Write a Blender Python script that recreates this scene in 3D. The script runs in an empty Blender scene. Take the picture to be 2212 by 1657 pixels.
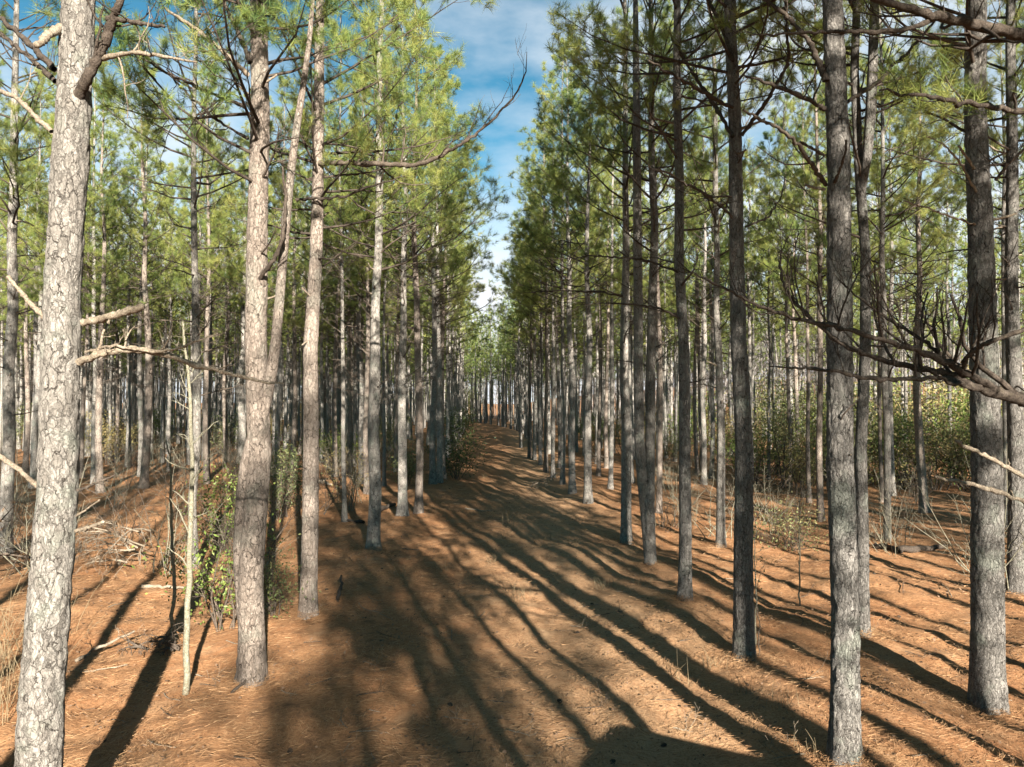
import bpy, math, random
import numpy as np
from mathutils import Vector, noise as mnoise

S = bpy.context.scene
COL = S.collection
R = math.radians
RNG = np.random.default_rng(7)

# ------------------------------------------------------------------ camera
F, CX, CY, CAMH = 1533.0, 1106.0, 828.5, 4.0      # focal length in pixels of a 2212 px wide frame
PITCH = math.atan((868 - CY) / F)
cd = bpy.data.cameras.new('camera'); cam = bpy.data.objects.new('camera', cd); COL.objects.link(cam)
cam.location = (0, 0, CAMH); cam.rotation_euler = (R(90) + PITCH, 0, 0)
cd.sensor_width = 36; cd.lens = F / 2212 * 36; cd.clip_start = 0.05; cd.clip_end = 2000
S.camera = cam
FW = np.array([0, math.cos(PITCH), math.sin(PITCH)]); UP = np.array([0, -math.sin(PITCH), math.cos(PITCH)])


def ray(px, py):
    return np.array([(px - CX) / F, 0, 0]) + FW + UP * (CY - py) / F


def at(px, py, Z):                                 # point at depth Z
    return np.array([0, 0, CAMH]) + ray(px, py) * Z


def foot(px, py):                                  # where that ray meets the forest floor
    d = ray(px, py); t = -CAMH / d[2]
    for _ in range(4):
        p = d * t; t = (CAMH - hgt(p[0], p[1])) / -d[2]
    p = d * t
    return p[0], p[1]


def road_x(y):
    y = np.asarray(y, float)
    b = np.clip(y - 80, 0, 75)
    return np.where(y > 0, -0.00033 * y * y, 0.0) - 3.2e-5 * b ** 3 - 3.2e-5 * 3 * 75 ** 2 * np.clip(y - 155, 0, 60)


def hgt(x, y):
    x = np.asarray(x, float); y = np.asarray(y, float)
    h = 0.05 * np.sin(x * 1.1 + 0.35 * y) + 0.045 * np.sin(1.7 * x - 0.8 * y + 1.3) + 0.035 * np.sin(0.62 * x + 1.35 * y + 0.4)
    h = h + 0.02 * np.sin(3.1 * x + 0.6 * y) * np.sin(2.3 * y + 1)
    d = np.abs(x - road_x(y))
    h = h - 0.05 * np.exp(-((d - 1.0) / 0.35) ** 2)          # worn wheel ruts
    h = h + 0.10 * np.exp(-((d - 3.7) / 0.8) ** 2)           # straw banked along the tree rows
    far = np.clip((np.hypot(x, y) - 70) / 160, 0, 1)
    h = h + 2.0 * far ** 2 * np.clip((np.abs(x + 8) - 12) / 60, 0, 1)
    h = h + 10.0 * np.clip((y - 85) / 150, 0, 1) * np.clip((x - 20) / 60, 0, 1)
    return h


# ------------------------------------------------------------------ mesh builder
class MB:
    def __init__(s):
        s.v = []; s.n = 0; s.q = []; s.t = []; s.qm = []; s.tm = []

    def add(s, v, q=None, t=None, mat=0):
        v = np.asarray(v, np.float32).reshape(-1, 3)
        if q is not None and len(q):
            q = np.asarray(q, np.int64).reshape(-1, 4); s.q.append(q + s.n); s.qm.append(np.full(len(q), mat))
        if t is not None and len(t):
            t = np.asarray(t, np.int64).reshape(-1, 3); s.t.append(t + s.n); s.tm.append(np.full(len(t), mat))
        s.v.append(v); s.n += len(v)

    def mesh(s, name, mats, smooth=True):
        me = bpy.data.meshes.new(name)
        V = np.concatenate(s.v) if s.v else np.zeros((0, 3), np.float32)
        q = np.concatenate(s.q) if s.q else np.zeros((0, 4), np.int64)
        t = np.concatenate(s.t) if s.t else np.zeros((0, 3), np.int64)
        mi = np.concatenate([np.zeros(0)] + s.qm + s.tm).astype(np.int32)
        me.vertices.add(len(V)); me.vertices.foreach_set('co', V.ravel())
        me.loops.add(q.size + t.size)
        me.loops.foreach_set('vertex_index', np.concatenate([q.ravel(), t.ravel()]).astype(np.int32))
        me.polygons.add(len(q) + len(t))
        st = np.concatenate([np.arange(len(q)) * 4, q.size + np.arange(len(t)) * 3]).astype(np.int32)
        me.polygons.foreach_set('loop_start', st)
        me.polygons.foreach_set('loop_total', np.concatenate([np.full(len(q), 4), np.full(len(t), 3)]).astype(np.int32))
        me.polygons.foreach_set('material_index', mi)
        me.polygons.foreach_set('use_smooth', np.full(len(mi), smooth))
        for m in (mats if isinstance(mats, (list, tuple)) else [mats]):
            me.materials.append(m)
        me.update(calc_edges=True); me.validate()
        return me

    def build(s, name, mats, parent=None, smooth=True):
        o = bpy.data.objects.new(name, s.mesh(name, mats, smooth)); COL.objects.link(o)
        if parent is not None: o.parent = parent
        return o

    def tube(s, P, rad, sides=6, mat=0, cap=True):
        P = np.asarray(P, float); n = len(P); rad = np.broadcast_to(np.asarray(rad, float), (n,))
        T = np.gradient(P, axis=0); T /= np.linalg.norm(T, axis=1, keepdims=True) + 1e-9
        a = np.array([1.0, 0, 0]) if abs(T[0, 0]) < 0.8 else np.array([0, 1.0, 0])
        U = np.zeros((n, 3)); u = a
        for i in range(n):
            u = u - T[i] * (u @ T[i]); u = u / (np.linalg.norm(u) + 1e-9); U[i] = u
        W = np.cross(T, U)
        th = np.arange(sides) * 2 * math.pi / sides
        V = P[:, None] + rad[:, None, None] * (np.cos(th)[None, :, None] * U[:, None] + np.sin(th)[None, :, None] * W[:, None])
        i = np.arange(n - 1)[:, None] * sides; j = np.arange(sides)[None]; k = (j + 1) % sides
        q = np.stack([i + j, i + k, i + sides + k, i + sides + j], -1).reshape(-1, 4)
        V = V.reshape(-1, 3); t = None
        if cap:
            V = np.concatenate([V, P[-1:] + T[-1:] * rad[-1] * .5])
            b = (n - 1) * sides; jj = np.arange(sides)
            t = np.stack([b + jj, b + (jj + 1) % sides, np.full(sides, n * sides)], -1)
        s.add(V, q, t, mat)

    def box(s, c, d, mat=0, M=None):
        v = np.array([[x, y, z] for z in (-1, 1) for y in (-1, 1) for x in (-1, 1)], float) * np.array(d) / 2 + np.array(c)
        s.add(v, [[0, 2, 3, 1], [4, 5, 7, 6], [0, 1, 5, 4], [2, 6, 7, 3], [0, 4, 6, 2], [1, 3, 7, 5]], None, mat)


# ------------------------------------------------------------------ materials
def mat(name):
    m = bpy.data.materials.new(name); m.use_nodes = True
    nt = m.node_tree; nt.nodes.clear()
    out = nt.nodes.new('ShaderNodeOutputMaterial')
    return m, nt, out


def N(nt, typ, **kw):
    n = nt.nodes.new(typ)
    for k, v in kw.items():
        if k in n.inputs: n.inputs[k].default_value = v
        else: setattr(n, k, v)
    return n


def ramp(nt, src, stops):
    r = nt.nodes.new('ShaderNodeValToRGB'); e = r.color_ramp.elements
    while len(e) > 1: e.remove(e[-1])
    e[0].position, e[0].color = stops[0][0], (*stops[0][1], 1)
    for p, c in stops[1:]:
        x = e.new(p); x.color = (*c, 1)
    nt.links.new(src, r.inputs[0])
    return r.outputs[0]


def mixc(nt, f, a, b, mode='MIX'):
    m = nt.nodes.new('ShaderNodeMix'); m.data_type = 'RGBA'; m.blend_type = mode
    for s_, v in ((m.inputs['Factor'], f), (m.inputs[6], a), (m.inputs[7], b)):
        if hasattr(v, 'is_output'): nt.links.new(v, s_)
        elif isinstance(v, (int, float)): s_.default_value = v
        else: s_.default_value = (*v, 1)
    return m.outputs[2]


def coords(nt, scale=(1, 1, 1), kind='Object'):
    tc = nt.nodes.new('ShaderNodeTexCoord'); mp = nt.nodes.new('ShaderNodeMapping')
    mp.inputs['Scale'].default_value = scale
    nt.links.new(tc.outputs[kind], mp.inputs[0])
    return mp.outputs[0]


def noise(nt, vec, scale, detail=3, rough=.55):
    n = N(nt, 'ShaderNodeTexNoise', Scale=scale, Detail=detail, Roughness=rough)
    nt.links.new(vec, n.inputs['Vector']); return n.outputs[0]


def principled(nt, out, col, rough=.9, bump=None, bdist=.02, bstr=1.0, spec=.2):
    b = N(nt, 'ShaderNodeBsdfPrincipled', Roughness=rough); b.inputs['Specular IOR Level'].default_value = spec
    if hasattr(col, 'is_output'): nt.links.new(col, b.inputs['Base Color'])
    else: b.inputs['Base Color'].default_value = (*col, 1)
    if bump is not None:
        bp = N(nt, 'ShaderNodeBump', Strength=bstr, Distance=bdist); nt.links.new(bump, bp.inputs['Height'])
        nt.links.new(bp.outputs[0], b.inputs['Normal'])
    nt.links.new(b.outputs[0], out.inputs[0]); return b


def bark_mat(name, plate, plate2, crack, scale=16.0, lichen=0.5, bd=.035, furrow=.7, zs=.43):
    m, nt, out = mat(name)
    v = coords(nt)
    inf = nt.nodes.new('ShaderNodeObjectInfo')
    off = N(nt, 'ShaderNodeVectorMath', operation='MULTIPLY_ADD')
    nt.links.new(inf.outputs['Random'], off.inputs[0]); off.inputs[1].default_value = (31, 17, 53); nt.links.new(v, off.inputs[2])
    def warp(src, sc, amt):
        wn = N(nt, 'ShaderNodeTexNoise', Scale=sc, Detail=4.0, Roughness=.65); nt.links.new(src, wn.inputs['Vector'])
        wa = N(nt, 'ShaderNodeVectorMath', operation='MULTIPLY_ADD'); nt.links.new(wn.outputs['Color'], wa.inputs[0])
        wa.inputs[1].default_value = amt; nt.links.new(src, wa.inputs[2]); return wa.outputs[0]
    w = warp(warp(off.outputs[0], 5.0, (.13, .13, .24)), 38.0, (.035, .035, .06))
    def cells(z, sc):
        mp = nt.nodes.new('ShaderNodeMapping'); mp.inputs['Scale'].default_value = (1, 1, z); nt.links.new(w, mp.inputs[0])
        e = N(nt, 'ShaderNodeTexVoronoi', Scale=sc); e.feature = 'DISTANCE_TO_EDGE'; nt.links.new(mp.outputs[0], e.inputs['Vector'])
        c = N(nt, 'ShaderNodeTexVoronoi', Scale=sc); nt.links.new(mp.outputs[0], c.inputs['Vector'])
        return e.outputs['Distance'], c.outputs['Color'], mp.outputs[0]
    e1, c1, m1 = cells(zs, scale); e2, c2, m2 = cells(zs * .7, scale * 2.2)
    fine = noise(nt, m1, 75, 5, .75); gap = noise(nt, off.outputs[0], 9, 3, .6)
    big = noise(nt, off.outputs[0], 2.2, 4, .6)
    c = mixc(nt, ramp(nt, c1, [(.2, (0, 0, 0)), (.8, (1, 1, 1))]), plate, plate2)
    c = mixc(nt, ramp(nt, c2, [(.3, (0, 0, 0)), (.8, (.55, .55, .55))]), c, tuple(min(x * 1.25, .6) for x in plate))
    c = mixc(nt, ramp(nt, fine, [(.42, (0, 0, 0)), (.72, (.8, .8, .8))]), c, tuple(x * .5 for x in plate2))
    c = mixc(nt, ramp(nt, big, [(.54, (0, 0, 0)), (.66, (lichen,) * 3)]), c, (.23, .25, .21))
    k1 = ramp(nt, e1, [(.0, (1, 1, 1)), (.02, (.75, .75, .75)), (.07, (0, 0, 0))]); k2 = ramp(nt, e2, [(.0, (.8, .8, .8)), (.06, (0, 0, 0))])
    gm = ramp(nt, gap, [(.40, (.05, .05, .05)), (.60, (1, 1, 1))])
    k1 = mixc(nt, 1.0, k1, gm, 'MULTIPLY'); k2 = mixc(nt, 1.0, k2, ramp(nt, gap, [(.45, (furrow,) * 3), (.6, (0, 0, 0))]), 'MULTIPLY')
    c = mixc(nt, mixc(nt, 1.0, k1, k2, 'LIGHTEN'), c, crack)
    hs = nt.nodes.new('ShaderNodeHueSaturation'); nt.links.new(c, hs.inputs['Color'])
    mr = N(nt, 'ShaderNodeMapRange'); nt.links.new(inf.outputs['Random'], mr.inputs[0]); mr.inputs[3].default_value = .8; mr.inputs[4].default_value = 1.15
    nt.links.new(mr.outputs[0], hs.inputs['Value'])
    hb = mixc(nt, .3, ramp(nt, e1, [(0, (0, 0, 0)), (.06, (.7, .7, .7)), (.3, (1, 1, 1))]), ramp(nt, e2, [(0, (0, 0, 0)), (.1, (1, 1, 1))]))
    hh = mixc(nt, .30, mixc(nt, .35, hb, mixc(nt, .4, c1, c2)), fine)
    principled(nt, out, hs.outputs[0], .95, hh, bd, 1.0, .12)
    return m


def wood_mat(name, a, b, sc=9):
    m, nt, out = mat(name)
    v = coords(nt, (1, 1, 1)); f = noise(nt, v, sc, 6, .75); g = noise(nt, v, 85, 4, .75); h = noise(nt, v, 28, 3, .6)
    c = mixc(nt, ramp(nt, f, [(.38, (0, 0, 0)), (.62, (1, 1, 1))]), a, b)
    c = mixc(nt, ramp(nt, g, [(.40, (0, 0, 0)), (.62, (.75, .75, .75))]), c, tuple(x * .3 for x in a))
    c = mixc(nt, ramp(nt, h, [(.55, (0, 0, 0)), (.70, (.6, .6, .6))]), c, (b[0] * .8, b[1] * .82, b[2] * .72))
    principled(nt, out, c, .95, mixc(nt, .5, g, h), .022, 1.0, .1); return m


def leaf_mat(name, cols, trans=.35, nsc=1.2, rough=.5):
    m, nt, out = mat(name)
    geo = nt.nodes.new('ShaderNodeNewGeometry'); inf = nt.nodes.new('ShaderNodeObjectInfo')
    f = noise(nt, geo.outputs['Position'], nsc, 4, .65)
    ad = N(nt, 'ShaderNodeMath', operation='MULTIPLY_ADD'); nt.links.new(inf.outputs['Random'], ad.inputs[0]); ad.inputs[1].default_value = .16
    nt.links.new(f, ad.inputs[2])
    isl = N(nt, 'ShaderNodeMath', operation='MULTIPLY_ADD'); nt.links.new(geo.outputs['Random Per Island'], isl.inputs[0]); isl.inputs[1].default_value = .22
    nt.links.new(ad.outputs[0], isl.inputs[2])
    k = len(cols)
    c = ramp(nt, isl.outputs[0], [(.42 + .42 * i / (k - 1), cols[i]) for i in range(k)])
    b = N(nt, 'ShaderNodeBsdfPrincipled', Roughness=rough); b.inputs['Specular IOR Level'].default_value = .25
    nt.links.new(c, b.inputs['Base Color'])
    tr = nt.nodes.new('ShaderNodeBsdfTranslucent'); nt.links.new(c, tr.inputs[0])
    mx = N(nt, 'ShaderNodeMixShader'); mx.inputs[0].default_value = trans
    nt.links.new(b.outputs[0], mx.inputs[1]); nt.links.new(tr.outputs[0], mx.inputs[2]); nt.links.new(mx.outputs[0], out.inputs[0])
    return m


def ground_mat():
    m, nt, out = mat('pine_straw_floor')
    v = coords(nt, (1, 1, 1))
    wn = N(nt, 'ShaderNodeTexNoise', Scale=1.6, Detail=3.0); nt.links.new(v, wn.inputs['Vector'])
    wa = N(nt, 'ShaderNodeVectorMath', operation='MULTIPLY_ADD'); nt.links.new(wn.outputs['Color'], wa.inputs[0])
    wa.inputs[1].default_value = (.7, .7, 0); nt.links.new(v, wa.inputs[2])
    def fib(sc, rot):
        mp = nt.nodes.new('ShaderNodeMapping'); mp.inputs['Scale'].default_value = sc; mp.inputs['Rotation'].default_value = (0, 0, rot)
        nt.links.new(wa.outputs[0], mp.inputs[0]); return noise(nt, mp.outputs[0], 1, 5, .75)
    a = fib((7, 60, 30), .3); b_ = fib((60, 8, 30), .5); c_ = fib((9, 55, 30), -.8)
    fb = mixc(nt, .5, mixc(nt, .5, a, b_), c_)
    patch = noise(nt, v, .55, 5, .6); mid = noise(nt, v, 3.2, 5, .65)
    c = ramp(nt, fb, [(.36, (.13, .066, .033)), (.5, (.31, .158, .076)), (.62, (.50, .29, .155))])
    c = mixc(nt, ramp(nt, patch, [(.45, (0, 0, 0)), (.7, (.5, .5, .5))]), c, (.33, .13, .055))
    c = mixc(nt, ramp(nt, mid, [(.50, (0, 0, 0)), (.70, (.75, .75, .75))]), c, (.13, .075, .045))
    spk = noise(nt, v, 26, 4, .7); c = mixc(nt, ramp(nt, spk, [(.56, (0, 0, 0)), (.68, (.8, .8, .8))]), c, (.07, .042, .028))
    pal = noise(nt, v, 1.1, 4, .6); c = mixc(nt, ramp(nt, pal, [(.55, (0, 0, 0)), (.72, (.55, .55, .55))]), c, (.42, .27, .155))
    sx = nt.nodes.new('ShaderNodeSeparateXYZ'); nt.links.new(wa.outputs[0], sx.inputs[0])
    ab = N(nt, 'ShaderNodeMath', operation='SUBTRACT'); nt.links.new(sx.outputs[0], ab.inputs[0]); ab.inputs[1].default_value = 1.7
    aa = N(nt, 'ShaderNodeMath', operation='ABSOLUTE'); nt.links.new(ab.outputs[0], aa.inputs[0])
    lane = ramp(nt, aa.outputs[0], [(.0, (.6, .6, .6)), (.25, (.5, .5, .5)), (1.0, (0, 0, 0))]);
    dv = N(nt, 'ShaderNodeMath', operation='DIVIDE'); nt.links.new(aa.outputs[0], dv.inputs[0]); dv.inputs[1].default_value = 3.0; nt.links.new(dv.outputs[0], lane.node.inputs[0])
    c = mixc(nt, mixc(nt, 1.0, lane, ramp(nt, fb, [(.42, (.2, .2, .2)), (.58, (1, 1, 1))]), 'MULTIPLY'), c, (.52, .36, .22))
    bh = mixc(nt, .4, fb, mid)
    principled(nt, out, c, .95, bh, .05, .9, .1)
    return m


BARK = bark_mat('pine_bark', (.30, .275, .25), (.19, .17, .152), (.03, .024, .02))
BARK_RED = bark_mat('pine_bark_ruddy', (.29, .24, .205), (.185, .148, .124), (.03, .022, .018), lichen=.25)
BARK_DEEP = bark_mat('pine_bark_furrowed', (.27, .25, .232), (.15, .137, .125), (.018, .014, .012), scale=22.0, furrow=1.0, bd=.06, zs=.27)
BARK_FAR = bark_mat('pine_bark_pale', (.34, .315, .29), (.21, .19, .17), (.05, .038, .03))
LIMB = wood_mat('limb_bark', (.055, .042, .034), (.115, .092, .076))  # dark bark, deepened further to put the boughs' shade into the colour
DEAD = wood_mat('bleached_wood', (.20, .155, .115), (.36, .30, .235))
TWIG = wood_mat('dead_twig', (.075, .058, .046), (.17, .135, .11))  # darkened along with the limbs, shade included in the colour
SAPBARK = wood_mat('sapling_bark', (.17, .15, .10), (.32, .30, .24), 26)
NEEDLE = leaf_mat('pine_needles', [(.055, .105, .040), (.135, .20, .055), (.25, .29, .075), (.36, .35, .11)], .45)
NEEDLE_BROWN = leaf_mat('dead_needles', [(.20, .10, .045), (.36, .20, .095)], .3)
LEAF = leaf_mat('holly_leaf', [(.05, .09, .022), (.14, .20, .045), (.26, .29, .08)], .35, 3)
LEAF_DRY = leaf_mat('dry_leaf', [(.13, .10, .05), (.27, .20, .09), (.26, .24, .09)], .3, 2)
LEAF_DARK = leaf_mat('dark_leaf', [(.03, .05, .02), (.06, .09, .03), (.11, .13, .045)], .25, 1)  # leaf colour darkened to carry the shade on the roadside shrubs
LEAF_MIX = leaf_mat('thicket_leaf', [(.055, .085, .035), (.125, .15, .06), (.24, .22, .10)], .35, .7)
GRASS = leaf_mat('dry_grass', [(.20, .145, .085), (.33, .26, .16)], .3, 2)
STRAW = leaf_mat('straw', [(.20, .10, .05), (.38, .21, .105), (.50, .31, .17)], .2, 2, .7)
LITTER = leaf_mat('bark_flakes', [(.035, .024, .018), (.09, .055, .036), (.22, .14, .09)], .05, 3, .8)
GROUND = ground_mat()
WOODS = wood_mat('grey_twigs', (.22, .195, .19), (.32, .29, .28), 3)


def tag(o, label=None, cat=None, group=None, kind=None):
    if label: o['label'] = label
    if cat: o['category'] = cat
    if group: o['group'] = group
    if kind: o['kind'] = kind
    return o


def empty(name, loc, rz=0.0):
    o = bpy.data.objects.new(name, None); COL.objects.link(o); o.location = loc; o.rotation_euler = (0, 0, rz); o.empty_display_size = .2
    return o


# ------------------------------------------------------------------ ground and track
def grid_axis(a, b, fine_a, fine_b, df, dc):
    xs = [fine_a]
    while xs[-1] < fine_b: xs.append(xs[-1] + df)
    d = df
    while xs[-1] < b: d = min(d * 1.25, dc); xs.append(xs[-1] + d)
    left = [fine_a]; d = df
    while left[-1] > a: d = min(d * 1.25, dc); left.append(left[-1] - d)
    return np.array(left[:0:-1] + xs)


def make_ground():
    u = grid_axis(-900, 900, -9, 9, .16, 40); y = grid_axis(-300, 1200, 3, 26, .16, 30)
    k = np.argmin(abs(u + 3.52)), np.argmin(abs(u - 3.52))
    U, Y = np.meshgrid(u, y)
    Xr = U + np.clip(1 - np.abs(U) / 200, 0, 1) * np.maximum(road_x(Y), -60)
    Z = hgt(Xr, Y)
    fn = np.array([mnoise.noise(Vector((a * 1.9, b * 1.9, 0))) for a, b in zip(Xr.ravel(), Y.ravel())]).reshape(Xr.shape)
    fine = np.array([mnoise.noise(Vector((a * 5.5, b * 5.5, 3))) for a, b in zip(Xr.ravel(), Y.ravel())]).reshape(Xr.shape)
    Z = Z + (.06 * fn + .03 * fine) * (np.hypot(Xr, Y) < 120)
    V = np.stack([Xr, Y, Z], -1).reshape(-1, 3); nu = len(u)
    i = np.arange(len(y) - 1)[:, None] * nu; j = np.arange(nu - 1)[None]
    q = np.stack([i + j, i + j + 1, i + nu + j + 1, i + nu + j], -1)
    isr = np.broadcast_to((j >= k[0]) & (j < k[1]), q.shape[:2]) & (np.broadcast_to(y[:-1, None], q.shape[:2]) < 260)
    for nm, mask in (('ground', ~isr), ('dirt_track', isr)):
        b = MB(); qq = q[mask]; used = np.unique(qq); rm = np.zeros(len(V), int); rm[used] = np.arange(len(used))
        b.add(V[used], rm[qq]); o = b.build(nm, GROUND); tag(o, kind='structure')
    return
make_ground()


def gz(x, y): return float(hgt(x, y))


# ------------------------------------------------------------------ limbs and needles
def unit(v): return v / (np.linalg.norm(v) + 1e-9)


def limb_path(p0, d, L, rng, n=7, up=0.0, wig=.10):
    P = [np.array(p0, float)]; d = unit(np.array(d, float)); st = L / (n - 1)
    for _ in range(n - 1):
        d = unit(d + rng.normal(0, wig, 3) + np.array([0, 0, up / (n - 1)]))
        P.append(P[-1] + d * st)
    return np.array(P)


def along(P, t):
    i = min(int(t * (len(P) - 1)), len(P) - 2); f = t * (len(P) - 1) - i
    return P[i] * (1 - f) + P[i + 1] * f, unit(P[i + 1] - P[i])


def twigs(mb, P, r0, rng, num, lmax, tips=None, upb=.25, depth=1, mat=0, t0=.3, sides=4, ang=.75):
    for k in range(num):
        t = t0 + (1 - t0) * (k + rng.random()) / num
        p, d = along(P, min(t, .98))
        side = unit(np.cross(d, rng.normal(0, 1, 3) + np.array([0, 0, .6])))
        q = limb_path(p, d * (1 - ang * .5) + side * ang * (1 if rng.random() < .5 else -1) + np.array([0, 0, upb * rng.random()]), lmax * (1.05 - t * .7) * (.5 + .7 * rng.random()), rng, 6, upb, .22)
        r = r0 * (1.02 - t) * .45 + .002
        mb.tube(q, np.linspace(r, max(r * .35, .0016), 6), 3 if r < .006 else sides, mat, cap=False)
        if tips is not None:
            tips.append((q[-1], unit(q[-1] - q[-2])))
            if len(q) > 3 and rng.random() < .6: tips.append((q[3], unit(q[3] - q[2] + rng.normal(0, .5, 3))))
        if depth > 0: twigs(mb, q, r, rng, 2 + int(rng.random() * 2), lmax * .42, tips, upb, depth - 1, mat, .25, 3, ang)


def needles(mb, tips, rng, n, ln, w, mat=0, spread=(0.25, 1.25), back=.16, droop=.12):
    if not tips: return
    P = np.array([t[0] for t in tips]); D = np.array([t[1] for t in tips]); m = len(P)
    D = D + np.array([0, 0, .25]); D /= np.linalg.norm(D, axis=1, keepdims=True)
    A = rng.normal(0, 1, (m, n, 3)); A -= (A * D[:, None]).sum(-1, keepdims=True) * D[:, None]; A /= np.linalg.norm(A, axis=-1, keepdims=True) + 1e-9
    th = rng.uniform(spread[0], spread[1], (m, n, 1))
    d = D[:, None] * np.cos(th) + A * np.sin(th); d[..., 2] -= droop * rng.random((m, n)); d /= np.linalg.norm(d, axis=-1, keepdims=True)
    b = P[:, None] - D[:, None] * rng.random((m, n, 1)) * back
    L = ln * rng.uniform(.65, 1.1, (m, n, 1))
    sd = np.cross(d, rng.normal(0, 1, (m, n, 3))); sd /= np.linalg.norm(sd, axis=-1, keepdims=True) + 1e-9
    V = np.stack([b - sd * w * .5, b + sd * w * .5, b + d * L], 2).reshape(-1, 3)
    mb.add(V, None, np.arange(len(V)).reshape(-1, 3), mat)


def trunk_mesh(mb, P, R_, sides, rough=0.0, seed=0.0, mat=0, flare=True):
    """tapered trunk ring by ring; rough gives the bark a real relief"""
    P = np.asarray(P); n = len(P)
    th = np.arange(sides) * 2 * math.pi / sides
    ph = seed * 1.7
    V = np.zeros((n, sides, 3))
    for i in range(n):
        z = P[i, 2] - P[0, 2]
        fl = .17 * math.exp(-max(z, 0) / .26) if flare else 0
        rr = R_[i] * (1 + fl * (.6 * np.cos(3 * th + ph) + .5 * np.cos(5 * th - ph)) + fl + .03 * np.sin(2 * th + ph + z * .5))
        if rough:
            rr = rr + np.array([rough * (.5 * mnoise.noise(Vector((math.cos(a) * R_[i] * 14 + seed, math.sin(a) * R_[i] * 14, z * 6))) + .5 * mnoise.noise(Vector((math.cos(a) * R_[i] * 34 + seed, math.sin(a) * R_[i] * 34, z * 13)))) for a in th])
        V[i, :, 0] = P[i, 0] + rr * np.cos(th); V[i, :, 1] = P[i, 1] + rr * np.sin(th); V[i, :, 2] = P[i, 2]
    i = np.arange(n - 1)[:, None] * sides; j = np.arange(sides)[None]; k = (j + 1) % sides
    mb.add(V.reshape(-1, 3), np.stack([i + j, i + k, i + sides + k, i + sides + j], -1).reshape(-1, 4), None, mat)


def rad_at(z, H, r0): return r0 * (max(1 - z / H, 0.012) ** .75) * (1 + .22 * math.exp(-max(z, 0) / .28))


def axis_fn(pts):
    z = [p[2] for p in pts]
    return lambda zz: (float(np.interp(zz, z, [p[0] for p in pts])), float(np.interp(zz, z, [p[1] for p in pts])))


def crown_parts(mb, ax, H, r0, rng, cb, nbr, lmax, ntuft, nn, nl, nw, bark_slot, sides=4, dens=1.0, depth=1, az=None):
    """live limbs with needle tufts; slot 0 = needles, bark_slot = wood"""
    tips = []
    for k in range(nbr):
        f = (k + rng.random()) / nbr; z = cb + (H - cb - .3) * f ** .95
        x, y = ax(z); a = rng.random() * 2 * math.pi if az is None else az(rng)
        L = lmax * (1 - f) ** .65 * rng.uniform(.65, 1.1) + .35
        el = R(8 + 42 * f + rng.uniform(-10, 12))
        d = np.array([math.cos(a) * math.cos(el), math.sin(a) * math.cos(el), math.sin(el)])
        P = limb_path((x, y, z), d, L, rng, 6, .55, .10); r = .007 + .0075 * L
        mb.tube(P, np.linspace(r, .004, 6), sides, bark_slot, cap=False)
        tips.append((P[-1], unit(P[-1] - P[-2])))
        twigs(mb, P, r, rng, max(3, int(ntuft * L / lmax)), L * .42, tips, .35, depth, bark_slot, .28, 3)
    tips.append((np.array([*ax(H), H]), np.array([0, 0, 1.])))
    if dens < 1: tips = [t for t in tips if rng.random() < dens]
    needles(mb, tips, rng, nn, nl, nw)
    return len(tips)


def dead_limb(mb, p0, a, L, r, rng, el=None, mat=0, n=7, tw=5, depth=1, broken=False):
    el = R(rng.uniform(-12, 28)) if el is None else el
    d = np.array([math.cos(a) * math.cos(el), math.sin(a) * math.cos(el), math.sin(el)])
    P = limb_path(p0, d, L, rng, n, rng.uniform(-.2, .5), .12)
    mb.tube(P, np.linspace(r, r * .7 if broken else .004, n), 5, mat)
    if tw: twigs(mb, P, r, rng, tw, L * .5, None, .3, depth, mat, .25, 3)


GRP_NEAR = None
HERO = {}


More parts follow.
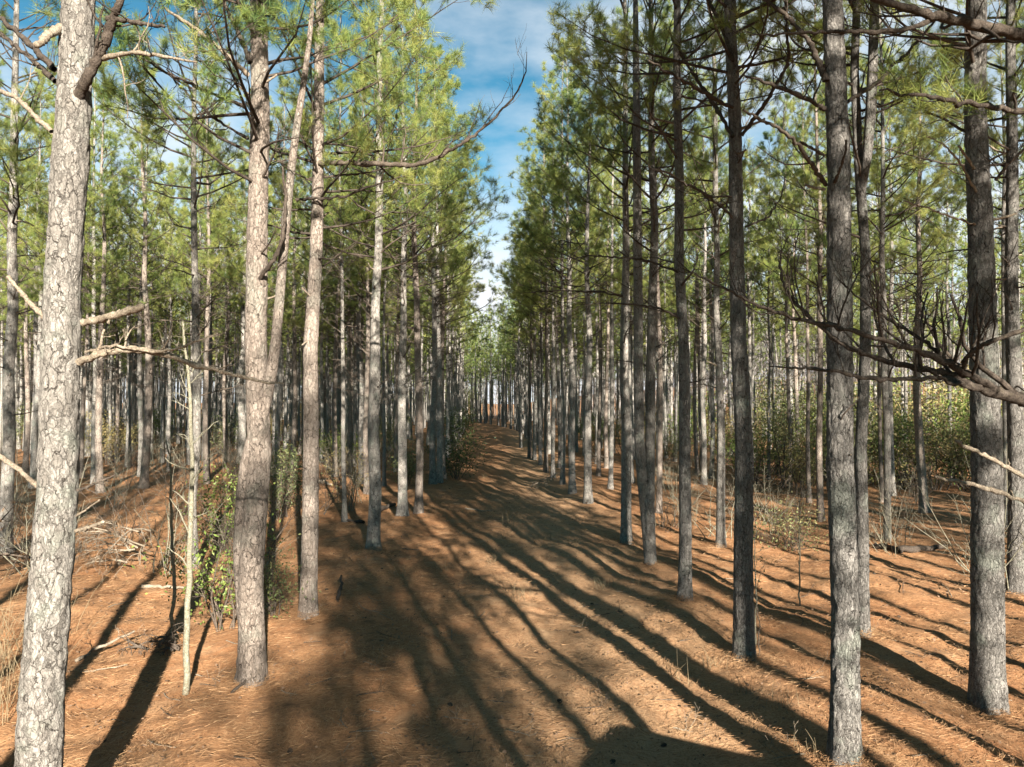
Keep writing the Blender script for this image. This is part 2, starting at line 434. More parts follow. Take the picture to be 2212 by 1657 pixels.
def hero_tree(px, py, wpx, label, seed, top=None, bend=0.0, H=20.0, cb=8.8, lean=(0, 0), pos=None, D=None, ndead=20, live=50, lmax=3.0, bark=None, rough=0.0, dz=(3.6, 9.5), forks=(), crown=True, crown_dens=1.0, group=None, nn=34, cut=None, name='pine_tree', nw=.006, deadlen=1.7):
    rng = np.random.default_rng(seed)
    if pos is None: x, y = foot(px, py)
    else: x, y = pos
    D = D if D else wpx * y / F
    r0 = D / 2 / (1 - 1.0 / H) ** .75
    z0 = gz(x, y) - .12
    root = empty(name, (x, y, z0)); tag(root, label, 'pine tree', group)
    # axis: leans so that it passes under the given upper pixel
    lx, ly = lean
    if top is not None:
        q = at(top[0], top[1], y); lx = (q[0] - x) / max(q[2] - z0, 1)
    zs = np.linspace(0, H, 13)
    wob = rng.normal(0, .03, (13, 2)); wob[0] = 0
    pts = [(lx * z + bend * math.sin(z * .55 + seed) + wob[i, 0], ly * z + wob[i, 1], z) for i, z in enumerate(zs)]
    ax = axis_fn(pts)
    step = .16 if rough else .35
    zz = np.arange(0, H + .01, step)
    if rough: zz = np.concatenate([np.arange(0, 9.5, .035), np.arange(9.5, H, .4)])
    P = np.array([(*ax(z), z) for z in zz]); Rr = np.array([rad_at(z, H, r0) for z in zz])
    mb = MB(); trunk_mesh(mb, P, Rr, 72 if rough else 20, rough, seed)
    for fpts in forks:                                    # second stems fused to this trunk
        fp = np.array([at(a, b, y + c) - np.array([x, y, z0]) for a, b, c in fpts[0]])
        fp[0, 0], fp[0, 1] = ax(fp[0, 2])
        tt = np.linspace(0, 1, 40); src = np.linspace(0, 1, len(fp))
        Pf = np.stack([np.interp(tt, src, fp[:, k]) for k in range(3)], 1)
        Pf[1:-1] = (Pf[:-2] + Pf[1:-1] * 2 + Pf[2:]) / 4
        mb.tube(Pf, np.interp(tt, np.linspace(0, 1, len(fpts[1])), fpts[1]), 16, 0)
    mb.build('trunk', bark or BARK, root)
    HERO[seed] = (root, ax, y)
    for k in range(ndead):
        z = dz[0] + (dz[1] - dz[0]) * ((k + rng.random()) / ndead) ** .8
        bx, by = ax(z); b = MB(); L = deadlen * rng.uniform(.35, 1.25) * (.55 + .6 * (z - dz[0]) / (dz[1] - dz[0]))
        broken = rng.random() < .25
        dead_limb(b, (bx, by, z), rng.random() * 2 * math.pi, L * (.3 if broken else 1), .010 + .009 * L, rng, tw=0 if broken else 8, broken=broken, el=R(rng.uniform(-5, 38)))
        b.build('branch', DEAD if broken else (LIMB if rng.random() < .6 else TWIG), root)
    if crown:
        c = MB(); crown_parts(c, ax, H, r0, rng, cb, live, lmax, 11, nn, .20, nw, 1, dens=crown_dens)
        c.build('crown', [NEEDLE, LIMB], root)
    return root


def limb_at(seed, pxs, r, Z=None, tw=0, twl=.5, mt=None, rng=None, upb=.5, sides=7, label=None, tuft=0, depth=1, brown=0):
    """a limb of a near tree: way-points (pixel x, pixel y, depth offset), radii, twigs"""
    root, ax, y0 = HERO[seed]; rng = rng or np.random.default_rng(int(pxs[0][0] * 7 + pxs[0][1]))
    fp = np.array([at(p[0], p[1], (Z or y0) + (p[2] if len(p) > 2 else 0)) - np.array(root.location) for p in pxs])
    m = max(16, 7 * len(fp)); src = np.concatenate([[0], np.cumsum(np.linalg.norm(np.diff(fp, axis=0), axis=1))]); tt = np.linspace(0, src[-1], m)
    P = np.stack([np.interp(tt, src, fp[:, k]) for k in range(3)], 1)
    for _ in range(3): P[1:-1] = (P[:-2] + P[1:-1] * 2 + P[2:]) / 4
    sc = np.linalg.norm(np.diff(P, axis=0), axis=1).mean()
    P[1:-1] += rng.normal(0, .13, (m - 2, 3)) * sc
    b = MB(); rr = np.interp(np.linspace(0, 1, m), np.linspace(0, 1, len(r)), r) * (1 + rng.normal(0, .13, m))
    b.tube(P, rr, sides)
    tips = [] if (tuft or brown) else None
    if tw: twigs(b, P, r[0], rng, tw, twl, tips, upb, depth, 0, .12, 4)
    if tips: needles(b, [t for t in tips if rng.random() < max(tuft, brown)], rng, 34, .18, .0035, 1, droop=.5 if brown else .12)
    o = b.build('branch', [mt or LIMB, NEEDLE_BROWN if brown else NEEDLE], root)
    if label: o['label'] = label
    return o
# ------------------------------------------------------------------ near pines, one by one
LEFT, RIGHT = 'pines edging the track on its left side', 'pines edging the track on its right side'
STL, STR = 'pines in the stand left of the track', 'pines in the stand right of the track'
hero_tree(0, 0, 0, 'thickest pale flaky trunk with broken branch stubs, in front of all the others', 1, pos=(at(92, 868, 5.9)[0], 5.9), D=.335, top=(146, 200), H=20, ndead=3, dz=(7.6, 9.5), rough=.022, group=LEFT, cb=9)
hero_tree(545, 1470, 54, 'forked pine with a thinner second stem fused to its trunk, beside the leafy shrub', 2, top=(553, 60), H=20, rough=.018, bark=BARK_RED, group=LEFT, ndead=9, dz=(5.2, 9.0), cb=7.2, live=58,
          forks=[([(535, 1460, .05), (522, 1200, .02), (535, 1000, .0), (583, 830, -.05), (597, 730, -.1), (611, 560, -.1), (625, 400, -.1), (640, 280, -.1), (656, 180, 0), (668, 90, .1), (676, 0, .1), (680, -90, .2)], [.12, .14, .125, .085, .070, .064, .058, .052, .044, .036, .03, .02])])
hero_tree(665, 1325, 35, 'pine between the forked trunk and the track, a long bare bough reaching over the lane', 3, top=(688, 60), H=20, rough=.014, bark=BARK_RED, group=LEFT, ndead=12, dz=(4.8, 9.0), cb=7.0, live=64, lmax=3.3)
hero_tree(805, 1185, 26, 'straight pine on the track edge with a bright whitish middle and dark shaded foot', 4, top=(818, 300), group=LEFT, cb=7.6, live=60, lmax=3.4)
hero_tree(12, 1200, 26, 'dark shaded pine behind the thickest trunk, cut by the picture edge', 5, top=(22, 300), group=STL, rough=.012)
hero_tree(422, 1232, 18, 'dark pine standing right behind the pale lichen-spotted sapling', 6, top=(412, 200), group=STL)
hero_tree(1830, 1640, 58, 'sunlit grey pine with deeply cracked bark, base nearest the bottom of the picture', 11, bark=BARK_DEEP, top=(1799, 60), H=20, rough=.022, group=RIGHT, bend=.03, ndead=4, dz=(8, 9.6), cb=9.5)
hero_tree(1607, 1420, 40, 'dark trunk of the track edge with a thin shrub growing against its base', 12, bark=BARK_DEEP, top=(1592, 60), H=20, rough=.018, group=RIGHT, ndead=8, dz=(6.5, 9.5))
hero_tree(1480, 1295, 27, 'slim dark pine just before the two-stemmed one', 13, bark=BARK_DEEP, top=(1466, 60), group=RIGHT, rough=.012, ndead=14, dz=(3.6, 9.5))
hero_tree(1405, 1220, 27, 'two-stemmed pine whose trunks are fused up to head height', 14, top=(1412, 60), group=RIGHT, rough=.012, D=.26,
          forks=[([(1396, 1222, .05), (1396, 1120, -.05), (1388, 1040, -.12), (1381, 960, -.15), (1380, 850, -.15), (1378, 600, -.1), (1376, 350, 0), (1374, 120, .1), (1372, -60, .2)], [.14, .13, .13, .125, .12, .11, .10, .08, .05])])
hero_tree(1352, 1172, 22, 'pine with a white sunlit foot and blackish band above it', 15, top=(1353, 200), group=RIGHT)
hero_tree(1557, 1180, 18, 'narrow pine seen between the slim dark one and the thick dark trunk', 16, top=(1549, 300), group=STR)
hero_tree(1870, 1371, 27, 'gently curved dark pine that forks into two stems near the top', 17, bark=BARK_DEEP, top=(1869, 100), group=STR, rough=.012, bend=.06,
          forks=[([(1868, 420, 0), (1874, 330, -.04), (1881, 240, -.1), (1886, 120, -.1), (1889, 0, 0), (1891, -120, 0)], [.06, .08, .085, .08, .07, .05])], ndead=9)
hero_tree(1916, 1172, 15, 'thin straight pine beside the curved dark one', 18, top=(1912, 300), group=STR)
hero_tree(2133, 1530, 62, 'stout shaded pine behind the low black bough', 19, bark=BARK_DEEP, top=(2122, 60), H=20, rough=.022, group=STR, ndead=9, dz=(4.6, 9.5))
hero_tree(2195, 1282, 34, 'pine cut by the picture edge behind the pale broken limbs', 20, bark=BARK_DEEP, top=(2196, 300), group=STR, rough=.012)
hero_tree(0, 0, 0, 'pine outside the view whose low black bough and pale broken limbs reach in', 21, pos=(at(2318, 868, 5.0)[0], 5.0), D=.34, H=19, ndead=4, dz=(7, 9), group=RIGHT, cb=10)

# hand-placed limbs of the near pines
limb_at(1, [(125, 712), (70, 660, -.05), (38, 622, -.1), (17, 598, -.1)], [.030, .024, .019, .017], mt=DEAD, label='pale bare stub')
limb_at(1, [(180, 697), (245, 682, -.15), (308, 661, -.25)], [.034, .030, .027], mt=DEAD, label='broken weathered stub')
limb_at(1, [(172, 782), (210, 765, -.1), (285, 752, -.1), (372, 768, -.1), (420, 790, 0), (500, 806, .1), (570, 826, .2), (612, 828, .3)], [.030, .028, .027, .026, .022, .018, .015, .006], tw=9, twl=.45, mt=DEAD, depth=2)
limb_at(1, [(185, 760), (240, 746, -.15), (330, 760, -.15), (380, 756, -.2), (420, 738, -.2), (470, 720, -.25)], [.012, .012, .012, .011, .009, .004], tw=5, twl=.3, mt=DEAD)
limb_at(1, [(170, 205), (192, 165, -.1), (222, 105, -.15), (240, 55, -.2), (258, 5, -.3), (270, -60, -.3)], [.045, .043, .040, .036, .03, .025], tw=4, twl=.6)
limb_at(1, [(215, 126, -.1), (300, 113, -.3), (350, 122, -.4), (425, 134, -.5)], [.022, .018, .014, .006], tw=6, twl=.5, mt=DEAD)
limb_at(1, [(232, 40, -.2), (290, 48, -.3), (355, 58, -.4)], [.022, .018, .012], mt=LIMB, tw=3)
limb_at(1, [(130, 60), (100, 78, -.2), (88, 95, -.25), (75, 98, -.3)], [.036, .034, .03, .026], mt=DEAD, label='crooked broken stub')
limb_at(1, [(112, 285), (75, 250, .1), (40, 215, .2), (0, 195, .3), (-40, 175, .4)], [.022, .021, .02, .018, .015], mt=DEAD, tw=2)
limb_at(1, [(118, 150), (70, 100, .3), (20, 55, .5), (-30, 10, .7)], [.028, .025, .022, .02], tw=4)
limb_at(1, [(120, 176), (70, 130, .4), (10, 80, .7), (-40, 50, .9)], [.022, .02, .018, .014], tw=4)
limb_at(1, [(80, 1050), (45, 1018, -.1), (0, 985, -.2), (-60, 950, -.3)], [.022, .02, .019, .018], mt=DEAD)
limb_at(1, [(165, 1147), (190, 1140, -.1), (224, 1127, -.2)], [.017, .016, .015], mt=DEAD)
limb_at(1, [(165, 1115), (190, 1098, -.1), (215, 1080, -.2)], [.009, .008, .006], mt=DEAD)
limb_at(1, [(165, 1062), (205, 1045, .2), (250, 1025, .4)], [.013, .011, .008], mt=TWIG, tw=5, twl=.3)
limb_at(3, [(690, 352), (760, 352, -.2), (900, 357, -.6), (960, 335, -.8), (1010, 302, -1), (1060, 265, -1.2), (1110, 210, -1.4), (1134, 170, -1.5), (1138, 112, -1.6)], [.055, .052, .048, .042, .036, .028, .02, .014, .006], tw=13, twl=1.5, mt=TWIG, upb=.9)
limb_at(3, [(668, 385), (720, 380, .2), (790, 374, 0), (850, 360, -.2)], [.022, .02, .015, .008], tw=5, twl=.6, mt=TWIG)
limb_at(3, [(640, 432), (740, 426, -.2), (800, 402, -.4), (875, 380, -.6)], [.030, .026, .02, .008], tw=6, twl=.7, mt=LIMB)
limb_at(2, [(536, 162), (490, 118, -.3), (430, 68, -.6), (355, 16, -1)], [.035, .03, .025, .018], tw=6, twl=.8, mt=DEAD)
limb_at(2, [(540, 135), (520, 80, .3), (495, 30, .5), (478, -20, .6)], [.04, .035, .03, .025], tw=4, twl=.8)
limb_at(2, [(530, 232), (430, 190, -.4), (360, 158, -.7), (300, 122, -1)], [.026, .022, .018, .01], tw=9, twl=.9)
limb_at(2, [(536, 300), (470, 260, .3), (400, 200, .6), (360, 150, .8)], [.022, .02, .016, .01], tw=8, twl=.8)
limb_at(2, [(555, 610), (590, 565, -.3), (610, 520, -.4), (618, 440, -.45), (610, 360, -.5)], [.03, .03, .026, .022, .012], tw=3, twl=.5)
limb_at(11, [(1782, 235), (1722, 203, -.3), (1661, 180, -.5), (1608, 163, -.7)], [.026, .022, .018, .01], tw=7, twl=.7)
limb_at(11, [(1784, 175), (1755, 100, .2), (1708, 42, .4), (1655, 0, .5), (1600, -40, .6)], [.034, .03, .026, .02, .015], tw=6, twl=.7)
limb_at(11, [(1812, 232), (1892, 180, .2), (1961, 113, .3), (2021, 43, .4)], [.024, .022, .018, .012], tw=6, twl=.7)
limb_at(11, [(1784, 400), (1740, 335, -.4), (1718, 305, -.6), (1692, 283, -.7), (1605, 237, -1.2)], [.022, .02, .019, .017, .01], tw=5, twl=.6, mt=TWIG)
limb_at(11, [(1800, 402), (1815, 365, -.25), (1826, 333, -.35), (1828, 302, -.4)], [.018, .016, .014, .011], mt=TWIG)
limb_at(11, [(1780, 335), (1752, 320, -.1), (1728, 306, -.15)], [.017, .016, .015], mt=TWIG)
limb_at(11, [(1782, 408), (1755, 405, -.1), (1740, 399, -.2)], [.016, .015, .013], mt=DEAD)
limb_at(11, [(1805, 930), (1822, 895, -.2), (1850, 868, -.3), (1855, 857, -.35)], [.010, .009, .007, .004], mt=TWIG, tw=2, twl=.2)
limb_at(11, [(1818, 985), (1830, 984, -.1), (1838, 982, -.2)], [.014, .012, .010], mt=DEAD)
limb_at(12, [(1602, 292), (1648, 233, -.2), (1678, 180, -.3), (1705, 133, -.4), (1698, 60, -.5), (1695, -10, -.5)], [.034, .03, .028, .026, .02, .015], tw=6, twl=.9)
limb_at(12, [(1582, 295), (1550, 240, .3), (1525, 200, .5), (1480, 130, .8), (1440, 60, 1)], [.036, .033, .03, .026, .015], tw=9, twl=.9)
limb_at(12, [(1583, 232), (1530, 205, -.3), (1475, 173, -.6), (1400, 130, -1)], [.03, .028, .024, .012], tw=8, twl=.8)
limb_at(12, [(1584, 132), (1560, 60, .2), (1530, 0, .4), (1500, -60, .6)], [.034, .03, .026, .02], tw=4, twl=.8)
limb_at(12, [(1582, 470), (1540, 430, -.4), (1480, 395, -.8), (1400, 360, -1.3)], [.022, .02, .016, .008], tw=10, twl=.8)
limb_at(12, [(1610, 490), (1660, 470, .3), (1690, 420, .5), (1695, 380, .6)], [.018, .016, .012, .006], tw=6, twl=.6)
limb_at(21, [(2300, 885), (2212, 862, -.1), (2095, 835, -.15), (2068, 812, -.15), (1975, 795, -.1), (1875, 769, 0), (1808, 739, .1), (1758, 692, .2), (1708, 645, .3), (1688, 602, .35), (1686, 540, .4)], [.056, .054, .042, .032, .024, .021, .019, .017, .014, .011, .006], tw=12, twl=.9, mt=LIMB, upb=1.1, depth=2)
limb_at(21, [(2180, 858, -.1), (2081, 800, -.2), (1975, 752, -.3), (1888, 729, -.3), (1808, 705, -.3), (1732, 692, -.3), (1642, 665, -.3), (1585, 632, -.3), (1475, 580, -.3)], [.03, .026, .024, .02, .016, .013, .011, .009, .004], tw=15, twl=.9, mt=LIMB, upb=1.2, depth=2)
limb_at(21, [(2095, 836, -.15), (2041, 815, -.2), (1958, 819, -.2), (1875, 818, -.2), (1800, 800, -.2), (1662, 792, -.2)], [.018, .016, .015, .014, .011, .005], tw=7, twl=.6, mt=LIMB, upb=.8)
limb_at(21, [(2075, 812, -.15), (2088, 770, -.3), (2120, 745, -.4), (2212, 712, -.5), (2290, 690, -.5)], [.018, .017, .015, .014, .012], tw=5, twl=.8, mt=LIMB, upb=1)
limb_at(21, [(2090, 815, -.15), (2000, 740, 0), (1920, 690, .1), (1850, 640, .2), (1800, 590, .3)], [.018, .014, .012, .009, .004], tw=8, twl=.8, mt=LIMB, upb=1)
limb_at(21, [(2310, 1115), (2212, 1083, -.1), (2160, 1062, -.15), (2020, 1030, -.3)], [.018, .0165, .015, .011], mt=DEAD, tw=3, twl=.1, label='pale broken lower limb')
limb_at(21, [(2310, 1075), (2212, 1030, -.1), (2130, 985, -.15), (2085, 965, -.2), (2066, 953, -.22)], [.02, .018, .016, .014, .012], mt=DEAD, tw=4, twl=.1, label='pale broken upper limb')
limb_at(21, [(2320, 110), (2212, 75, -.1), (2090, 50, -.2), (2000, 30, -.3), (1890, -5, -.4), (1800, -40, -.5)], [.05, .044, .037, .03, .024, .02], tw=8, twl=.7)
limb_at(21, [(2030, 38, -.25), (1960, 64, -.3), (1850, 70, -.35), (1740, 69, -.4), (1620, 76, -.45)], [.018, .016, .013, .010, .005], tw=6, twl=.5)
limb_at(21, [(2320, 262, 0), (2212, 240, -.3), (2100, 226, -.6), (2040, 214, -.7), (1900, 195, -.9)], [.024, .02, .017, .014, .006], tw=10, twl=.45, tuft=.75)
limb_at(19, [(2150, 390), (2180, 350, -.2), (2230, 310, -.4)], [.022, .018, .012], tw=4, twl=.6)
limb_at(19, [(2112, 420), (2080, 360, -.2), (2040, 310, -.35), (2000, 295, -.4)], [.018, .015, .012, .006], mt=DEAD, tw=4, twl=.4)
limb_at(19, [(2106, 485), (2060, 470, -.3), (1990, 445, -.5), (1952, 434, -.7)], [.016, .014, .012, .008], mt=DEAD, tw=2, twl=.3)
limb_at(19, [(2105, 365), (2085, 335, -.1), (2070, 315, -.2)], [.02, .018, .014], mt=DEAD)
limb_at(13, [(1466, 590), (1430, 575, .2), (1390, 560, .3), (1290, 553, .3), (1200, 560, .2)], [.024, .022, .02, .012, .005], tw=8, twl=.8, mt=LIMB)
limb_at(13, [(1472, 690), (1440, 672, -.2), (1400, 660, -.3), (1330, 655, -.4), (1230, 658, -.4)], [.022, .02, .018, .012, .005], tw=7, twl=.7, mt=LIMB)
limb_at(15, [(1345, 640), (1300, 630, .2), (1220, 628, .4), (1130, 632, .6)], [.03, .027, .02, .008], tw=9, twl=1, mt=LIMB)

# ------------------------------------------------------------------ pines seen smaller: a few models, then copies
def proto_pine(seed, lod):
    rng = np.random.default_rng(seed); H = rng.uniform(18.5, 20.5); r0 = .14 / (1 - 1.0 / H) ** .75
    zs = np.linspace(0, H, 9); wob = rng.normal(0, .05, (9, 2)); wob[0] = 0
    wob[:, 0] += .06 * np.sin(zs * .4 + seed)
    pts = [(wob[i, 0], wob[i, 1], zs[i]) for i in range(9)]; ax = axis_fn(pts)
    zz = np.linspace(0, H, 30 if lod == 1 else 9); t = MB()
    trunk_mesh(t, [(*ax(z), z) for z in zz], [rad_at(z, H, r0) for z in zz], 14 if lod == 1 else 7, 0, seed)
    for k in range(38 if lod == 1 else 9):
        z = 4.2 + 6.3 * ((k + rng.random()) / (38 if lod == 1 else 9)) ** .8; x, y = ax(z)
        L = rng.uniform(.5, 2.0) * (.5 + .1 * (z - 3.5))
        dead_limb(t, (x, y, z), rng.random() * 6.283, L, .009 + .008 * L, rng, mat=1, n=5, tw=6 if lod == 1 else 2, depth=1 if lod == 1 else 0, el=R(rng.uniform(-8, 35)))
    c = MB()
    if lod == 1: crown_parts(c, ax, H, r0, rng, rng.uniform(7.6, 9.4), 46, 3.0, 11, 26, .22, .0075, 1, 3, .95)
    else: crown_parts(c, ax, H, r0, rng, rng.uniform(7.4, 9.2), 30, 2.8, 8, 9, .36, .045, 1, 3, .95, 0)
    return t, c
P1 = [proto_pine(100 + i, 1) for i in range(6)]
P2 = [proto_pine(200 + i, 2) for i in range(5)]
M1 = [(t.mesh('pine_trunk', [BARK if i % 3 else BARK_RED, TWIG]), c.mesh('pine_crown', [NEEDLE, LIMB])) for i, (t, c) in enumerate(P1)]
M2 = [(t.mesh('far_pine_trunk', [BARK_FAR, TWIG]), c.mesh('far_pine_crown', [NEEDLE, LIMB])) for t, c in P2]
FIRST = {}
PLACED = [(h[0].location.x, h[0].location.y) for h in HERO.values()]


def place_pine(x, y, D, label, group, lod=1, lean=None, sc=None, cw=1.0):
    rng = np.random.default_rng(int(abs(x * 131 + y * 977)) + 3); M = M1 if lod == 1 else M2; i = int(rng.integers(len(M)))
    key = (lod, i)
    if key not in FIRST:
        root = empty('pine_tree', (0, 0, 0))
        ch = [bpy.data.objects.new(n, me) for n, me in zip(('trunk', 'crown'), M[i])]
        for c in ch: COL.objects.link(c); c.parent = root
        FIRST[key] = (root, ch)
    else:
        r0, ch0 = FIRST[key]; root = r0.copy(); COL.objects.link(root); ch = []
        for c in ch0:
            d = c.copy(); COL.objects.link(d); d.parent = root; ch.append(d)
    s = sc or rng.uniform(.9, 1.08)
    root.location = (x, y, gz(x, y) - .1); lx, ly = lean or rng.normal(0, .008, 2)
    root.rotation_euler = (-ly, lx, rng.random() * 6.283)
    root.scale = (1, 1, s); k = D / .28
    ch[0].scale = (k, k, 1); ch[1].scale = ((.85 + .15 * k) * cw,) * 2 + (1,)
    tag(root, label, 'pine tree', group); PLACED.append((x, y))
    return root

LISTED = [
 # left of the track: pixel x, pixel y of the foot, width, label, group
 (868, 1115, 20, 'pale pine on the track edge, next behind the one with the shaded foot', LEFT),
 (905, 1108, 17, 'pine with bands of light and shade close behind the pale one on the lane', LEFT),
 (935, 1046, 14, 'slim white pine where the left row closes up, before the dark roadside shrubs', LEFT),
 (948, 1042, 13, 'pine half hidden behind the slim white one of the left row', LEFT),
 (957, 1032, 11, 'last clearly separate pine of the left row, touching the dark roadside shrubs', LEFT),
 (743, 1127, 10, 'thin leaning pine with a log lying near its foot', STL),
 (780, 1046, 15, 'ruddy pine rising behind the pale dry bush', STL),
 (828, 1051, 8, 'very thin dark pine between the whitish pine and the pale one', STL),
 (856, 1017, 9, 'thin pale pine just left of the lane row, seen against yellow-green shrubs', STL),
 (628, 950, 11, 'dark narrow pine behind the small bright pine seedling', STL),
 (650, 981, 11, 'dark pine half covered by the one with the long bare bough', STL),
 (522, 1000, 17, 'bright pine peeping out at the side of the forked trunk', STL),
 (733, 968, 8, 'narrow pine far behind the thin leaning one', STL),
 (703, 966, 8, 'pale narrow pine beside the far lit patch of straw', STL),
 (55, 1020, 11, 'slender white-lit pine just left of the thickest trunk', STL),
 (74, 1030, 13, 'dark slender pine touching the outline of the thickest trunk', STL),
 (190, 973, 11, 'pale slender pine directly right of the thickest trunk', STL),
 (215, 1062, 15, 'bluish-lit dark pine behind the fallen treetop', STL),
 (251, 994, 8, 'thin pale pine standing in the golden bushes', STL),
 (313, 1056, 17, 'dark pine whose foot the bleached brush hides', STL),
 (450, 1033, 10, 'pale pine just right of the lichen-spotted sapling', STL),
 (488, 1000, 11, 'dim pine left of the forked trunk', STL),
 (285, 980, 7, 'thin pine between the golden bushes and the brush', STL),
 # right of the track
 (1268, 1087, 17, 'shaded grey pine where the right row starts to close up', RIGHT),
 (1236, 1066, 15, 'pine with a broad pale foot at the lane side', RIGHT),
 (1214, 1047, 10, 'slim pine just beyond the broad-footed one', RIGHT),
 (1194, 1032, 9, 'light slim pine, third beyond the shaded grey one', RIGHT),
 (1180, 1020, 9, 'light slim pine, fourth beyond the shaded grey one', RIGHT),
 (1168, 1006, 8, 'light slim pine, fifth beyond the shaded grey one', RIGHT),
 (1154, 992, 8, 'small pine of the right row, sixth beyond the shaded grey one', RIGHT),
 (1144, 988, 8, 'small pine of the right row, seventh beyond the shaded grey one', RIGHT),
 (1124, 968, 7, 'small pine of the right row, eighth beyond the shaded grey one', RIGHT),
 (1425, 1108, 12, 'pine partly covered by the two-stemmed one', STR),
 (1318, 1056, 10, 'thin dark pine between the shaded grey and the white-footed one', STR),
 (1294, 1030, 9, 'thin pale pine just right of the shaded grey one', STR),
 (1521, 1046, 12, 'dark pine between the slim dark one and the narrow one', STR),
 (1505, 1025, 9, 'thin dim pine close by the slim dark one', STR),
 (1539, 1033, 10, 'thin pine nearly touching the narrow one', STR),
 (1619, 1028, 10, 'pale pine directly right of the thick dark trunk', STR),
 (1380, 988, 7, 'very thin pine left of the two fused trunks', STR),
 (1905, 1086, 8, 'thin pine standing left of the thin straight one', STR),
 (1929, 1073, 12, 'bluish pine just right of the thin straight one', STR),
 (1995, 1107, 18, 'white sunlit pine with two stubs like horns', STR),
 (2053, 1032, 9, 'slender pale pine beyond the horned white one', STR),
 (1748, 1086, 9, 'thin dark pine left of the sunlit cracked trunk', STR),
 (1773, 1125, 14, 'dim pine touching the sunlit cracked trunk', STR),
 (1706, 1050, 9, 'pale pine among the golden bushes', STR),
 (1660, 1038, 7, 'very thin pine left of the golden bushes', STR),
 (2174, 1142, 12, 'thin pine between the stout shaded one and the picture edge', STR),
 (1826, 1082, 8, 'thin pine peeping out right of the sunlit cracked trunk', STR)]
for px, py, w, lab, g in LISTED:
    x, y = foot(px, py); place_pine(x, y, w * y / F, lab, g, cw=1.2 if g in (LEFT, RIGHT) else 1.0)

# pines beside and behind the camera: only their shadows reach into the picture
OUT = [(4.0, 1.3, .72), (4.1, -1.7, .72), (4.0, -4.0, .72), (4.2, -7.2, .75), (6.4, 5.6, 1), (6.4, 2.2, 1), (6.5, -.75, 1), (9.0, 7.0, 1), (9.2, 3.6, 1), (9.1, .4, 1), (9.1, -3.2, 1.05), (11.8, 8.2, 1), (12.0, 4.4, 1), (11.7, 1.0, 1), (14.5, 9.5, 1), (14.6, 5.5, 1),
       (6.6, -17.5, 1), (8.9, -19, 1), (8.2, -23, 1), (10.6, -24, 1.05), (10.2, -27, 1), (9.4, -7.3, 1.05), (10.05, -9.3, 1), (8.0, -5.6, 1), (13.3, -13, 1), (-3.7, 2.2, 1), (-3.8, -1.5, 1), (-6.6, 3.0, 1), (-6.4, -.6, 1)]
for x, y, k in OUT:
    place_pine(x, y, .225, 'pine standing beside or behind the viewpoint', 'pines outside the view', sc=k, cw=.55 if y > -9 and x < 6 else 1.0)
behind = []  # unseen pines continuing the stand, added to block sky light
for k in range(9):
    for y in np.arange(-26, 8, 3.1):
        x = -4.0 - 2.65 * k + RNG.normal(0, .3)
        if k > 1 or y < -8: behind.append((x, float(y + RNG.normal(0, .5))))
for k in range(5):
    for y in np.arange(-6, 16, 3.3):
        x = 19 + 2.8 * k + RNG.normal(0, .3)
        if x > .8 * y + 4: behind.append((x, float(y + RNG.normal(0, .5))))

# the rest of the plantation, row by row
cand = []
def free(x, y, d=1.7): return all((x - a) ** 2 + (y - b) ** 2 > d * d for a, b in PLACED)
for side in (-1, 1):
    for k in range(34):
        y = 20 + RNG.random() * 3
        while y < 175:
            d = side * (3.75 + 2.65 * k + RNG.normal(0, .22)); x = float(road_x(y)) + d
            z0 = 38 if k == 0 else (30 if side < 0 else 33)
            keep = 1.0 if k == 0 else (.62 if y < 50 else .85)
            if side > 0 and x > 11: keep = .42 if y < 50 else .6
            if side > 0 and x > 26: keep = .35
            if y > 125: keep *= .85
            if y > z0 and abs(x) / y < .80 and RNG.random() < keep and free(x, y) and abs(x - float(road_x(y))) > 3.2: cand.append((math.hypot(x, y), x, y, side, k))
            y += 2.5 + RNG.random() * 1.5
cand.sort()
NIND = 296 - len(LISTED) - len(HERO)
for i, (dd, x, y, side, k) in enumerate(cand[:NIND]):
    D = float(RNG.uniform(.19, .30))
    if k == 0: lab, g = ('distant pine of the row edging the left of the lane', LEFT) if side < 0 else ('distant pine of the row edging the right of the lane', RIGHT)
    elif dd < 46: lab, g = ('pine in the middle depth of the stand left of the lane, one of many alike', STL) if side < 0 else ('pine in the middle depth of the stand right of the lane, one of many alike', STR)
    else: lab, g = ('thin far pine deep in the stand left of the lane, one of many alike', STL) if side < 0 else ('thin far pine deep in the stand right of the lane, one of many alike', STR)
    place_pine(x, y, D, lab, g, 1 if dd < 48 else 2, cw=1.2 if k == 0 else 1.0)


def merged(name, protos, spots, mats, rng, kz=(.9, 1.08)):
    mb = MB()
    packs = []
    for p in protos:
        packs.append([(np.concatenate(b.v), np.concatenate(b.q) if b.q else None, np.concatenate(b.qm) if b.q else None, np.concatenate(b.t) if b.t else None, np.concatenate(b.tm) if b.t else None, off) for b, off in p.items()])
    for x, y in spots:
        a = rng.random() * 6.283; s = rng.uniform(*kz); c_, s_ = math.cos(a), math.sin(a)
        for v, q, qm, t, tm, off in packs[int(rng.integers(len(packs)))]:
            w = np.stack([v[:, 0] * c_ - v[:, 1] * s_ + x, v[:, 0] * s_ + v[:, 1] * c_ + y, v[:, 2] * s + gz(x, y) - .1], 1)
            base = mb.n; mb.v.append(w.astype(np.float32)); mb.n += len(w)
            if q is not None: mb.q.append(q + base); mb.qm.append(qm + off)
            if t is not None: mb.t.append(t + base); mb.tm.append(tm + off)
    return tag(mb.build(name, mats), kind='stuff')
rest = behind + [(x, y) for _, x, y, _, _ in cand[NIND:]]
